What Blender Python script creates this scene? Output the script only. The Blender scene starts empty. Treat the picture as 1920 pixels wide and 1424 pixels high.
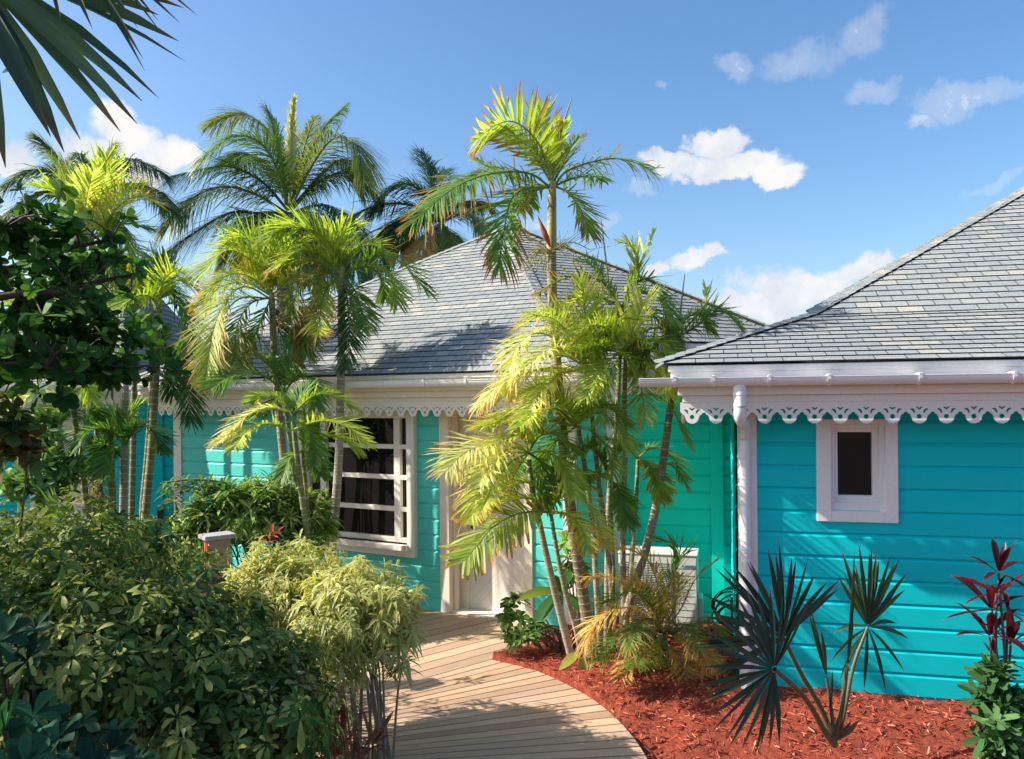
import bpy, math, random
import numpy as np
from mathutils import Vector, Matrix
C = bpy.context.scene.collection
SC = bpy.context.scene
PI = math.pi
# ------------------------------------------------------------------ camera
H = 2.46; F = 1500.0; ROLL = 0.010
CR = np.array([math.cos(ROLL), 0, -math.sin(ROLL)]); CU = np.array([math.sin(ROLL), 0, math.cos(ROLL)])
CAMP = np.array([0.0, 0.0, H])
def ray(px, py):
    return CR*((px-960)/F) + CU*((742-py)/F) + np.array([0, 1.0, 0])
def W(px, py, D):
    return CAMP + ray(px, py)*D
def onplane(px, py, p0, n):
    r = ray(px, py); n = np.array(n, float)
    return CAMP + r*(np.dot(np.array(p0)-CAMP, n)/np.dot(r, n))
def ground(px, py, z=0.0):
    return onplane(px, py, (0, 0, z), (0, 0, 1))
cam = bpy.data.objects.new('camera', bpy.data.cameras.new('camera')); C.objects.link(cam)
cam.matrix_world = Matrix(((CR[0], CU[0], 0, 0), (0, 0, -1, 0), (CR[2], CU[2], 0, H), (0, 0, 0, 1)))
cam.data.sensor_width = 36; cam.data.lens = F/1920*36; cam.data.shift_y = 30/1920
cam.data.clip_start = 0.05; cam.data.clip_end = 2000
SC.camera = cam
# ------------------------------------------------------------------ tagging and object helpers
def tag(o, label=None, cat=None, group=None, kind=None):
    if label: o['label'] = label
    if cat: o['category'] = cat
    if group: o['group'] = group
    if kind: o['kind'] = kind
    return o
def thing(name, label, cat, loc=(0, 0, 0), group=None):
    o = bpy.data.objects.new(name, None); C.objects.link(o); o.location = Vector(tuple(float(v) for v in loc))
    o.empty_display_size = 0.2
    return tag(o, label, cat, group)
def link(name, me, mat, parent=None):
    o = bpy.data.objects.new(name, me); C.objects.link(o)
    if mat is not None and not me.materials: me.materials.append(mat)
    if parent is not None:
        o.parent = parent
        if parent.parent is None: o.matrix_parent_inverse = Matrix.Translation(-parent.location)
    return o
class MB:
    """vertex / polygon collector"""
    def __init__(s): s.v = []; s.f = []; s.c = []; s.n = 0; s.big = []
    def add(s, vs, fs, col=None):
        b = s.n; s.v += [tuple(float(a) for a in v) for v in vs]; s.n += len(vs)
        s.f += [tuple(i+b for i in f) for f in fs]
        s.c += [tuple(col) if col is not None else (1, 1, 1)]*len(vs)
    def box(s, o, ax, ay, az):
        """o corner, three edge vectors"""
        o, ax, ay, az = [np.array(a, float) for a in (o, ax, ay, az)]
        if np.dot(np.cross(ax, ay), az) < 0: o = o+ax; ax = -ax
        v = [o, o+ax, o+ax+ay, o+ay, o+az, o+az+ax, o+ax+ay+az, o+ay+az]
        s.add(v, [(0, 3, 2, 1), (4, 5, 6, 7), (0, 1, 5, 4), (1, 2, 6, 5), (2, 3, 7, 6), (3, 0, 4, 7)])
    def build(s, name, mat, parent=None, smooth=False, bevel=0, uv=None):
        me = bpy.data.meshes.new(name); me.from_pydata(s.v, [], s.f)
        ca = me.color_attributes.new('Col', 'FLOAT_COLOR', 'POINT')
        arr = np.ones((len(s.v), 4), np.float32)
        if len(s.v): arr[:, :3] = np.array(s.c, np.float32)
        ca.data.foreach_set('color', arr.ravel())
        if smooth: me.polygons.foreach_set('use_smooth', [True]*len(me.polygons))
        me.update()
        o = link(name, me, mat, parent)
        if bevel:
            m = o.modifiers.new('bevel', 'BEVEL'); m.width = bevel; m.segments = 2; m.limit_method = 'ANGLE'; m.angle_limit = 0.7
        return o
class QB:
    """numpy quad collector with vertex colours"""
    def __init__(s): s.v = []; s.q = []; s.c = []; s.n = 0
    def add(s, v, q, c):
        s.v.append(np.asarray(v, np.float32).reshape(-1, 3)); s.q.append(np.asarray(q, np.int64).reshape(-1, 4)+s.n)
        s.c.append(np.asarray(c, np.float32).reshape(-1, 3)); s.n += s.v[-1].shape[0]
    def build(s, name, mat, parent=None, smooth=True):
        if not s.v: return None
        v = np.concatenate(s.v); q = np.concatenate(s.q); c = np.concatenate(s.c)
        me = bpy.data.meshes.new(name)
        me.vertices.add(len(v)); me.vertices.foreach_set('co', v.ravel())
        me.loops.add(q.size); me.loops.foreach_set('vertex_index', q.ravel().astype(np.int32))
        me.polygons.add(len(q)); me.polygons.foreach_set('loop_start', np.arange(0, q.size, 4, dtype=np.int32))
        me.polygons.foreach_set('use_smooth', np.full(len(q), smooth))
        me.update(calc_edges=True)
        ca = me.color_attributes.new('Col', 'FLOAT_COLOR', 'POINT')
        cc = np.ones((len(v), 4), np.float32); cc[:, :3] = c; ca.data.foreach_set('color', cc.ravel())
        return link(name, me, mat, parent)
def nrm(a):
    a = np.asarray(a, float); return a/np.maximum(np.linalg.norm(a, axis=-1, keepdims=True), 1e-9)
PROF = {
 'blade': [(0, .35), (.15, .85), (.45, 1), (.75, .7), (1, .03)],
 'palm': [(0, .45), (.2, .9), (.55, 1), (.85, .62), (1, .06)],
 'blunt': [(0, .4), (.2, .9), (.55, 1), (.88, .9), (1, .5)],
 'obl': [(0, .12), (.25, .45), (.55, .9), (.78, 1), (.93, .6), (1, .05)],
 'round': [(0, .15), (.2, .6), (.5, .95), (.75, 1), (.92, .7), (1, .1)],
 'fan': [(0, .25), (.3, .8), (.55, 1), (.8, .6), (1, .03)],
 'lance': [(0, .25), (.25, .75), (.5, 1), (.75, .75), (1, .03)],
}
def leaves(qb, P, D, N, L, Wd, curl, col, tipcol=None, edgecol=None, fold=.25, prof='blade', tipstart=.7, curlN=False, twist=None):
    P = np.asarray(P, float); D = nrm(D); m = len(P)
    S = nrm(np.cross(D, N)); Nn = nrm(np.cross(S, D))
    L = np.broadcast_to(L, (m,)); Wd = np.broadcast_to(Wd, (m,)); curl = np.broadcast_to(curl, (m,))
    pr = np.array(PROF[prof]); t = pr[:, 0]; w = pr[:, 1]; k = len(t)
    dn = -Nn if curlN else np.broadcast_to(np.array([0, 0, -1.0]), (m, 3))
    cen = P[:, None, :] + D[:, None, :]*(L[:, None]*(t-curl[:, None]*.25*t**2))[:, :, None] + dn[:, None, :]*(L[:, None]*curl[:, None]*(t**2))[:, :, None]
    cols = np.array([-1, 0, 1.0]) if edgecol is None else np.array([-1, -.5, 0, .5, 1.0])
    nc = len(cols)
    half = (Wd[:, None]*.5*w[None, :])
    off = half[:, :, None]*cols[None, None, :]
    v = cen[:, :, None, :] + S[:, None, None, :]*off[..., None] + Nn[:, None, None, :]*(np.abs(off)*fold)[..., None]
    idx = np.arange(m*k*nc).reshape(m, k, nc)
    q = np.stack([idx[:, :-1, :-1], idx[:, :-1, 1:], idx[:, 1:, 1:], idx[:, 1:, :-1]], -1)
    col = np.broadcast_to(col, (m, 3))
    cc = np.broadcast_to(col[:, None, None, :], (m, k, nc, 3)).copy()
    if edgecol is not None:
        e = np.broadcast_to(edgecol, (m, 3))
        cc[:, :, 0] = e[:, None]; cc[:, :, -1] = e[:, None]
        cc[:, :, 1] = cc[:, :, 1]*.68+e[:, None]*.32; cc[:, :, 3] = cc[:, :, 3]*.68+e[:, None]*.32
    if tipcol is not None:
        tc = np.broadcast_to(tipcol, (m, 3))
        ts = np.broadcast_to(tipstart, (m,))
        f = np.clip((t[None, :]-ts[:, None])/np.maximum(1-ts[:, None], .01), 0, 1)[:, :, None, None]
        cc = cc*(1-f)+tc[:, None, None, :]*f
    qb.add(v, q, cc)
def smooth_path(pts, n):
    pts = np.asarray(pts, float); k = len(pts)
    if k == 2: return pts[0]+(pts[1]-pts[0])*np.linspace(0, 1, n)[:, None]
    ext = np.vstack([2*pts[0]-pts[1], pts, 2*pts[-1]-pts[-2]])
    out = []
    for u in np.linspace(0, k-1-1e-6, n):
        i = int(u); f = u-i; a, b, c, d = ext[i:i+4]
        out.append(.5*((2*b)+(-a+c)*f+(2*a-5*b+4*c-d)*f*f+(-a+3*b-3*c+d)*f**3))
    return np.array(out)
def tube(qb, pts, rad, col, seg=8, cap=False):
    pts = np.asarray(pts, float); n = len(pts)
    rad = np.broadcast_to(rad, (n,)); T = nrm(np.gradient(pts, axis=0))
    ref = np.array([.3, .9, .1]) if abs(T[0, 2]) > .7 else np.array([0, 0, 1.0])
    A = nrm(np.cross(T, ref)); B = np.cross(T, A)
    a = np.linspace(0, 2*PI, seg, endpoint=False)
    v = pts[:, None, :] + rad[:, None, None]*(A[:, None, :]*np.cos(a)[None, :, None]+B[:, None, :]*np.sin(a)[None, :, None])
    idx = np.arange(n*seg).reshape(n, seg); nx = np.roll(idx, -1, 1)
    q = np.stack([idx[:-1], nx[:-1], nx[1:], idx[1:]], -1)
    col = np.asarray(col, float)
    cc = np.broadcast_to(col[:, None, :] if col.ndim == 2 else col[None, None, :], (n, seg, 3))
    qb.add(v, q, cc)
# ------------------------------------------------------------------ materials
def newmat(name):
    m = bpy.data.materials.new(name); m.use_nodes = True
    nt = m.node_tree; nt.nodes.clear(); out = nt.nodes.new('ShaderNodeOutputMaterial')
    return m, nt, out
def nd(nt, t, **kw):
    n = nt.nodes.new(t)
    for k, v in kw.items():
        if k.startswith('_'): n.inputs[k[1:].replace('_', ' ')].default_value = v
        else: setattr(n, k, v)
    return n
def mixc(nt, a, b, f, bt='MIX'):
    n = nt.nodes.new('ShaderNodeMix'); n.data_type = 'RGBA'; n.blend_type = bt
    for s, val in ((n.inputs[0], f), (n.inputs[6], a), (n.inputs[7], b)):
        if hasattr(val, 'is_linked') or hasattr(val, 'links'): nt.links.new(val, s)
        elif isinstance(val, (int, float)): s.default_value = val
        else: s.default_value = (*val[:3], 1)
    return n.outputs[2]
def ramp(nt, src, stops):
    n = nt.nodes.new('ShaderNodeValToRGB'); cr = n.color_ramp
    while len(cr.elements) > 1: cr.elements.remove(cr.elements[-1])
    cr.elements[0].position = stops[0][0]; cr.elements[0].color = (*stops[0][1], 1) if not isinstance(stops[0][1], (int, float)) else (stops[0][1],)*3+(1,)
    for p, c in stops[1:]:
        e = cr.elements.new(p); e.color = (*c, 1) if not isinstance(c, (int, float)) else (c,)*3+(1,)
    nt.links.new(src, n.inputs[0]); return n.outputs[0]
def noise(nt, vec, scale, detail=4, rough=.6):
    n = nd(nt, 'ShaderNodeTexNoise', _Scale=scale, _Detail=detail, _Roughness=rough)
    if vec is not None: nt.links.new(vec, n.inputs['Vector'])
    return n.outputs['Fac']
def bump(nt, h, strength, dist=.01, normal=None):
    n = nd(nt, 'ShaderNodeBump', _Strength=strength, _Distance=dist); nt.links.new(h, n.inputs['Height'])
    return n.outputs[0]
def paint(name, col, rough=.5, var=.12, dirt=.0, bumpst=.15, stretch=(1, 1, 1), dcol=(.25, .2, .13), spec=.5):
    m, nt, out = newmat(name)
    tc = nd(nt, 'ShaderNodeTexCoord'); mp = nd(nt, 'ShaderNodeMapping', _Scale=stretch)
    nt.links.new(tc.outputs['Object'], mp.inputs[0]); v = mp.outputs[0]
    n1 = noise(nt, v, 3.0, 5); n2 = noise(nt, v, 60, 3)
    c = mixc(nt, tuple(a*(1-var) for a in col), tuple(min(1, a*(1+var)) for a in col), n1)
    c = mixc(nt, c, tuple(a*.85 for a in col), ramp(nt, n2, [(.45, 0.0), (.7, .5)]))
    if dirt:
        c = mixc(nt, c, dcol, ramp(nt, noise(nt, v, 1.7, 8, .7), [(.55, 0.0), (.8, dirt)]))
    b = nd(nt, 'ShaderNodeBsdfPrincipled', _Roughness=rough); b.inputs['Specular IOR Level'].default_value = spec
    nt.links.new(c, b.inputs['Base Color']); nt.links.new(bump(nt, n2, bumpst, .004), b.inputs['Normal'])
    nt.links.new(b.outputs[0], out.inputs[0]); return m
def leafmat(name, trans=.35, rough=.45, gain=1.0, tgain=(1.3, 1.25, .5), spec=.4, scale=14):
    m, nt, out = newmat(name)
    at = nd(nt, 'ShaderNodeAttribute', attribute_name='Col'); tc = nd(nt, 'ShaderNodeTexCoord')
    n1 = noise(nt, tc.outputs['Object'], scale, 3)
    c = mixc(nt, at.outputs['Color'], (.75, .8, .7), 1.0, 'MULTIPLY')
    c = mixc(nt, c, at.outputs['Color'], n1)
    b = nd(nt, 'ShaderNodeBsdfPrincipled', _Roughness=rough); b.inputs['Specular IOR Level'].default_value = spec
    nt.links.new(c, b.inputs['Base Color'])
    t = nd(nt, 'ShaderNodeBsdfTranslucent'); nt.links.new(mixc(nt, c, tgain, 1.0, 'MULTIPLY'), t.inputs[0])
    mx = nd(nt, 'ShaderNodeMixShader', _Fac=trans)
    nt.links.new(b.outputs[0], mx.inputs[1]); nt.links.new(t.outputs[0], mx.inputs[2]); nt.links.new(mx.outputs[0], out.inputs[0])
    return m
def vcmat(name, rough=.8, nscale=40, bumpst=.4, var=.35):
    m, nt, out = newmat(name)
    at = nd(nt, 'ShaderNodeAttribute', attribute_name='Col'); tc = nd(nt, 'ShaderNodeTexCoord')
    n1 = noise(nt, tc.outputs['Object'], nscale, 5, .7)
    c = mixc(nt, at.outputs['Color'], ramp(nt, n1, [(.3, 1-var), (.7, 1+var*.3)]), 1.0, 'MULTIPLY')
    b = nd(nt, 'ShaderNodeBsdfPrincipled', _Roughness=rough)
    nt.links.new(c, b.inputs['Base Color']); nt.links.new(bump(nt, n1, bumpst, .01), b.inputs['Normal'])
    nt.links.new(b.outputs[0], out.inputs[0]); return m
M = {}
TURQ = (.035, .50, .45)
M['turq'] = paint('turquoise_paint', (.004, .56, .60), .5, .10, stretch=(1, 1, 4), spec=.15, dirt=.12, dcol=(.02, .30, .33))
M['turqsunlit'] = paint('sunlit_turquoise_paint', (.10, .64, .56), .5, .10, stretch=(1, 1, 4), spec=.2, dirt=.12, dcol=(.05, .38, .35))  # same paint as the right house; sunlight is put into the paler colour
M['turqgreenlit'] = paint('lit_green_turquoise_paint', (.006, .66, .52), .5, .10, stretch=(1, 1, 4), spec=.15, dirt=.12, dcol=(.01, .45, .38))  # colour brightened to imitate grazing sun on the green wall
M['white'] = paint('white_paint', (.80, .775, .75), .45, .04)
M['warmwhite'] = paint('warm_white_paint', (.83, .77, .68), .45, .04)
M['cream'] = paint('cream_paint', (.84, .73, .58), .5, .05)
M['gutter'] = paint('white_gutter_plastic', (.84, .84, .86), .22, .03, bumpst=.03)
M['acwhite'] = paint('ac_enamel', (.78, .77, .70), .35, .05, dirt=.25)
M['dark'] = paint('dark_interior', (.012, .011, .012), .6, .2)
M['darkmetal'] = paint('dark_bronze_metal', (.05, .04, .035), .35, .2)
M['black'] = paint('black_rubber', (.01, .012, .015), .5, .2)
M['red'] = paint('red_paint', (.62, .03, .02), .45, .12, dirt=.3)
M['logo'] = paint('blue_logo_print', (.0, .22, .45), .4, .02)
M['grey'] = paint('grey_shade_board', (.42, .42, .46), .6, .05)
M['leaf'] = leafmat('palm_leaf', .48, tgain=(1.15, 1.3, .6))
M['thinleaf'] = leafmat('coconut_leaf', .3, rough=.4)
M['shrubleaf'] = leafmat('glossy_shrub_leaf', .25, rough=.5, spec=.14, tgain=(1.2, 1.25, .5))
M['varieg'] = leafmat('variegated_leaf', .35, rough=.5)
M['darkleaf'] = leafmat('thick_leaf', .22, rough=.55, spec=.12, tgain=(1.3, 1.6, .6))
M['waxleaf'] = leafmat('waxy_fan_leaf', .06, rough=.45, spec=.3)
M['redleaf'] = leafmat('red_leaf', .35, rough=.4, tgain=(1.5, .6, .6))
M['bark'] = vcmat('palm_bark')
M['stem'] = vcmat('green_stem', rough=.45, bumpst=.15, var=.25)
M['wood'] = vcmat('weathered_wood', nscale=25)
def glassmat():
    m, nt, out = newmat('window_glass')
    b = nd(nt, 'ShaderNodeBsdfPrincipled', _Roughness=.02); b.inputs['Base Color'].default_value = (.006, .006, .007, 1)
    b.inputs['Specular IOR Level'].default_value = .5
    tc = nd(nt, 'ShaderNodeTexCoord'); n1 = noise(nt, tc.outputs['Object'], 1.3, 2)
    nt.links.new(bump(nt, n1, .06, .02), b.inputs['Normal'])
    nt.links.new(b.outputs[0], out.inputs[0]); return m
M['glass'] = glassmat()
def shinglemat():
    m, nt, out = newmat('asphalt_shingles')
    uv = nd(nt, 'ShaderNodeUVMap', uv_map='UVMap'); tc = nd(nt, 'ShaderNodeTexCoord')
    br = nd(nt, 'ShaderNodeTexBrick'); nt.links.new(uv.outputs[0], br.inputs['Vector'])
    br.offset = .5; br.inputs['Scale'].default_value = 1; br.inputs['Mortar Size'].default_value = .0045
    br.inputs['Mortar Smooth'].default_value = .3; br.inputs['Brick Width'].default_value = .215; br.inputs['Row Height'].default_value = .118
    br.inputs['Color1'].default_value = (0, 0, 0, 1); br.inputs['Color2'].default_value = (1, 1, 1, 1); br.inputs['Mortar'].default_value = (.5, .5, .5, 1); br.inputs['Bias'].default_value = 0
    base = ramp(nt, br.outputs['Color'], [(0, (.30, .33, .335)), (.5, (.325, .352, .35)), (.74, (.345, .368, .36)), (.88, (.395, .40, .37)), (1, (.45, .435, .38))])
    g = noise(nt, tc.outputs['Object'], 85, 3, .85); g2 = noise(nt, tc.outputs['Object'], .9, 5, .7)
    c = mixc(nt, base, ramp(nt, g, [(.3, .45), (.7, 1.35)]), 1.0, 'MULTIPLY')
    c = mixc(nt, c, ramp(nt, g2, [(.3, (.82, .84, .88)), (.7, (1.08, 1.05, 1.0))]), 1.0, 'MULTIPLY')
    c = mixc(nt, c, (.03, .028, .03), br.outputs['Fac'])
    b = nd(nt, 'ShaderNodeBsdfPrincipled', _Roughness=.95); b.inputs['Specular IOR Level'].default_value = .2
    nt.links.new(c, b.inputs['Base Color']); nt.links.new(bump(nt, g, .5, .004), b.inputs['Normal'])
    nt.links.new(b.outputs[0], out.inputs[0]); return m
M['shingle'] = shinglemat()
def deckmat():
    m, nt, out = newmat('deck_timber')
    at = nd(nt, 'ShaderNodeAttribute', attribute_name='Col'); uv = nd(nt, 'ShaderNodeUVMap', uv_map='UVMap')
    mp = nd(nt, 'ShaderNodeMapping', _Scale=(1.2, 30, 1)); nt.links.new(uv.outputs[0], mp.inputs[0])
    g = noise(nt, mp.outputs[0], 3, 6, .7); g2 = noise(nt, mp.outputs[0], .8, 3)
    c = mixc(nt, at.outputs['Color'], ramp(nt, g, [(.25, (.62, .58, .55)), (.65, (1.12, 1.1, 1.05))]), 1.0, 'MULTIPLY')
    c = mixc(nt, c, (.40, .36, .32), ramp(nt, g2, [(.45, 0.0), (.7, .45)]))
    b = nd(nt, 'ShaderNodeBsdfPrincipled', _Roughness=.65)
    nt.links.new(c, b.inputs['Base Color']); nt.links.new(bump(nt, g, .25, .006), b.inputs['Normal'])
    nt.links.new(b.outputs[0], out.inputs[0]); return m
M['deck'] = deckmat()
def mulchmat():
    m, nt, out = newmat('red_mulch_bed')
    tc = nd(nt, 'ShaderNodeTexCoord'); v = tc.outputs['Object']
    vo = nd(nt, 'ShaderNodeTexVoronoi', _Scale=55); mp = nd(nt, 'ShaderNodeMapping', _Scale=(1, .45, 1), _Rotation=(0, 0, .5))
    nt.links.new(v, mp.inputs[0]); nt.links.new(mp.outputs[0], vo.inputs['Vector'])
    n1 = noise(nt, v, 9, 6, .7); n2 = noise(nt, v, 90, 4, .7)
    c = mixc(nt, (.26, .035, .015), (.70, .15, .065), n2); c = mixc(nt, c, (.30, .04, .02), ramp(nt, vo.outputs['Color'], [(.3, 0.0), (.7, .7)]))
    c = mixc(nt, c, (.5, .2, .12), ramp(nt, n1, [(.58, 0.0), (.75, .35)])); c = mixc(nt, c, (.07, .012, .008), ramp(nt, noise(nt, v, 2.2, 5, .7), [(.5, 0.0), (.75, .4)]))
    b = nd(nt, 'ShaderNodeBsdfPrincipled', _Roughness=.9)
    nt.links.new(c, b.inputs['Base Color']); nt.links.new(bump(nt, n2, 1.0, .03), b.inputs['Normal'])
    nt.links.new(b.outputs[0], out.inputs[0]); return m
M['mulch'] = mulchmat()
M['chips'] = vcmat('mulch_chips', rough=.85, nscale=120, var=.3)
M['soil'] = paint('dark_soil', (.06, .035, .022), .95, .35, dirt=.4, bumpst=.8)
# ------------------------------------------------------------------ walls
class Wall:
    def __init__(s, px, D, deg):
        a = math.radians(deg); s.d = np.array([math.cos(a), math.sin(a), 0]); s.n = np.array([math.sin(a), -math.cos(a), 0])
        r = ray(px, 742); s.p = np.array([r[0]*D, D, 0.0])
    def pt(s, t, z, o=0): return s.p+s.d*t+s.n*o+np.array([0, 0, z])
    def uv(s, px, py, o=0):
        q = onplane(px, py, s.p+s.n*o, s.n)-s.p
        return float(np.dot(q, s.d)), float(q[2])
    def t(s, px, o=0, py=900): return s.uv(px, py, o)[0]
    def box(s, mb, t0, t1, z0, z1, o0, o1): mb.box(s.pt(t0, z0, o0), s.d*(t1-t0), np.array([0, 0, z1-z0]), s.n*(o1-o0))
Z3 = np.array([0, 0, 1.0])
def siding(w, t0, t1, z0, z1, zoff, holes=(), b=.18, o=0.0):
    mb = MB(); k = math.floor((z0-zoff)/b); rnd = random.Random(3)
    while zoff+k*b < z1:
        zb = zoff+k*b; lo = max(zb, z0); mid = zb+b/2; segs = [(t0, t1)]
        for ta, tb, za, zt in holes:
            if za < mid < zt:
                ns = []
                for a, c in segs:
                    if a < ta: ns.append((a, min(c, ta)))
                    if c > tb: ns.append((max(a, tb), c))
                segs = ns
        prof = [(zb+.003, 0), (zb+.003, .022), (zb+.146, .023), (zb+.17, .006), (zb+b+.003, .005)]
        prof = [(min(max(z, z0), z1), q) for z, q in prof]
        j = rnd.uniform(-.0012, .0012)
        for a, c in segs:
            if c-a < .005: continue
            vs = []
            for z, q in prof: vs += [w.pt(a, z, o+q+j), w.pt(c, z, o+q+j)]
            mb.add(vs, [(2*i, 2*i+1, 2*i+3, 2*i+2) for i in range(4)])
        k += 1
    return mb
def ring(w, mb, out, inn, o0, o1):
    ta, tb, za, zb = out; ia, ib, ja, jb = inn
    w.box(mb, ta, ia, za, zb, o0, o1); w.box(mb, ib, tb, za, zb, o0, o1)
    w.box(mb, ia, ib, za, ja, o0, o1-.0015); w.box(mb, ia, ib, jb, zb, o0, o1-.0015)
# ------------------------------------------------------------------ shingles
class UB:
    def __init__(s): s.v = []; s.f = []; s.u = []
    def add(s, vs, uvs, fs):
        b = len(s.v); s.v += [tuple(map(float, v)) for v in vs]; s.u += uvs; s.f += [tuple(i+b for i in f) for f in fs]
    def build(s, name, mat, parent=None, cols=None):
        me = bpy.data.meshes.new(name); me.from_pydata(s.v, [], s.f)
        l = me.uv_layers.new(name='UVMap')
        for i, lp in enumerate(me.loops): l.data[i].uv = s.u[lp.vertex_index]
        if cols is not None:
            ca = me.color_attributes.new('Col', 'FLOAT_COLOR', 'POINT'); a = np.ones((len(s.v), 4), np.float32); a[:, :3] = cols; ca.data.foreach_set('color', a.ravel())
        me.update(); return link(name, me, mat, parent)
def facet(ub, BL, BR, TL, TR, v0=0, rh=.118):
    BL, BR, TL, TR = [np.array(a, float) for a in (BL, BR, TL, TR)]
    dv = nrm(BR-BL); n = nrm(np.cross(dv, (TL+TR)/2-(BL+BR)/2))
    if n[2] < 0: n = -n
    up = nrm(np.cross(n, dv)); up = up if up[2] > 0 else -up
    Ls = abs(np.dot(TL-BL, up)); m = max(1, int(math.ceil(Ls/rh)))
    for i in range(m):
        f0 = i*rh/Ls; f1 = min(1, (i+1)*rh/Ls)
        a = BL+(TL-BL)*f0; b = BR+(TR-BR)*f0; c = BR+(TR-BR)*f1; d = BL+(TL-BL)*f1
        e = n*.010
        us = [float(np.dot(p, dv)) for p in (a, b, c, d)]; va = (v0+i)*rh+.002; vb = (v0+i+1)*rh-.002
        ub.add([a+e, b+e, c+n*.001, d+n*.001, a, b], [(us[0], va), (us[1], va), (us[2], vb), (us[3], vb), (us[0], va), (us[1], va)], [(0, 1, 2, 3), (4, 5, 1, 0)])
def hipcap(ub, A, B, nL, nR, wd=.13, step=.118):
    A, B = np.array(A, float), np.array(B, float); h = nrm(B-A); L = np.linalg.norm(B-A); m = int(L/step); rnd = random.Random(5)
    sL = nrm(np.cross(nL, h)); sR = nrm(np.cross(nR, h))
    if np.dot(sL, sR) > .9: sR = -sR
    nm = nrm(nL+nR)
    for i in range(m):
        a = A+h*step*i+nm*.026; b = A+h*(step*(i+1)+.02)+nm*.016; u = rnd.randint(0, 400)*.235+.02
        for s_, n_ in ((sL, nL), (sR, nR)):
            p = a+s_*wd-nm*.012; q = b+s_*wd-nm*.012
            v = i*.118
            ub.add([a, p, q, b, a-nm*.02, p-nm*.02, q-nm*.014], [(u, v+.03), (u+.18, v+.03), (u+.18, v+.09), (u, v+.09), (u, v+.03), (u+.1, v+.03), (u+.1, v+.09)], [(0, 1, 2, 3), (4, 5, 1, 0), (1, 5, 6, 2)])
def fnorm(a, b, c):
    n = nrm(np.cross(np.array(b)-np.array(a), np.array(c)-np.array(a))); return n if n[2] > 0 else -n
# ------------------------------------------------------------------ valance (cut-out fretwork board)
def valance(w, t0, t1, ztop, zlow, o, thick, pitch, name, mat, parent):
    hgt = ztop-zlow; nmot = max(1, int(round((t1-t0)/pitch))); p = (t1-t0)/nmot
    cu = bpy.data.curves.new(name, 'CURVE'); cu.dimensions = '2D'; cu.fill_mode = 'BOTH'; cu.extrude = thick/2
    def spl(pts):
        s = cu.splines.new('POLY'); s.points.add(len(pts)-1)
        for q, (x, y) in zip(s.points, pts): q.co = (x, y, 0, 1)
        s.use_cyclic_u = True
    out = [(t0, ztop)]
    r = .29*p; cy = zlow+r
    for k in range(nmot):
        cx = t0+(k+.5)*p
        out += [(cx-.5*p, cy+.20*p), (cx-.43*p, cy+.17*p), (cx-.39*p, cy+.09*p), (cx-.33*p, cy+.085*p), (cx-.31*p, cy+.03*p)]
        for a in np.linspace(PI*1.0, PI*2.0, 13): out.append((cx+r*math.cos(a), cy+r*math.sin(a)))
        out += [(cx+.31*p, cy+.03*p), (cx+.33*p, cy+.085*p), (cx+.39*p, cy+.09*p), (cx+.43*p, cy+.17*p)]
        spl([(cx+.10*p*math.cos(a), cy+.0*p+.10*p*math.sin(a)) for a in np.linspace(0, 2*PI, 13)[:-1]])
        for s_ in (-1, 1):
            spl([(cx+s_*a*p, cy+b*p) for a, b in ((.15, .13), (.21, .145), (.26, .24), (.36, .30), (.29, .335), (.21, .315), (.16, .24))])
        spl([(cx+a*p, cy+b*p) for a, b in ((0, .26), (.13, .375), (.09, .40), (.04, .385), (0, .34), (-.04, .385), (-.09, .40), (-.13, .375))])
    out += [(t1, cy+.20*p), (t1, ztop)]
    spl(out)
    tmp = bpy.data.objects.new('tmpcurve', cu); C.objects.link(tmp)
    dg = bpy.context.evaluated_depsgraph_get(); dg.update()
    me = bpy.data.meshes.new_from_object(tmp.evaluated_get(dg)); C.objects.unlink(tmp); bpy.data.objects.remove(tmp)
    me.name = name
    me.transform(Matrix(((w.d[0], 0, w.n[0], w.p[0]+w.n[0]*o), (w.d[1], 0, w.n[1], w.p[1]+w.n[1]*o), (0, 1, 0, 0), (0, 0, 0, 1))))
    me.materials.clear()
    return link(name, me, mat, parent)
def gutter(w, t0, t1, ztop, o, r, parent, brackets, mat):
    mb = MB(); ang = np.linspace(PI, 2*PI, 11)
    prof = [(o+r*math.cos(a), ztop+.8*r*math.sin(a)*1.15) for a in ang]; inner = [(o+(r-.004)*math.cos(a), ztop+.8*(r-.004)*math.sin(a)*1.15) for a in ang][::-1]
    prof += [(o+r+.006, ztop), (o+r+.006, ztop+.006), (o+r-.004, ztop+.006)]+inner
    vs = [w.pt(t0, z, q) for q, z in prof]+[w.pt(t1, z, q) for q, z in prof]; m = len(prof)
    mb.add(vs, [(i, (i+1) % m, (i+1) % m+m, i+m) for i in range(m)])
    for t in (t0, t1):   # end caps
        c = [w.pt(t, z, q) for q, z in prof[:11]]; mb.add(c, [tuple(range(11))])
    g = mb.build('gutter', mat, parent, smooth=False)
    for tb in brackets:
        b = MB(); R = r+.009
        pr = [(o+R*math.cos(a), ztop+.8*R*math.sin(a)*1.15) for a in np.linspace(PI*1.0, 2*PI, 12)]+[(o+R+.004, ztop+.016), (o+R-.02, ztop+.02), (o-r, ztop+.012)]
        m = len(pr); vs = [w.pt(tb-.011, z, q) for q, z in pr]+[w.pt(tb+.011, z, q) for q, z in pr]
        b.add(vs, [(i, (i+1) % m, (i+1) % m+m, i+m) for i in range(m)]); b.add(vs[:m], [tuple(range(m))]); b.add(vs[m:], [tuple(range(m))])
        b.build('bracket', mat, g)
    return g
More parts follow.
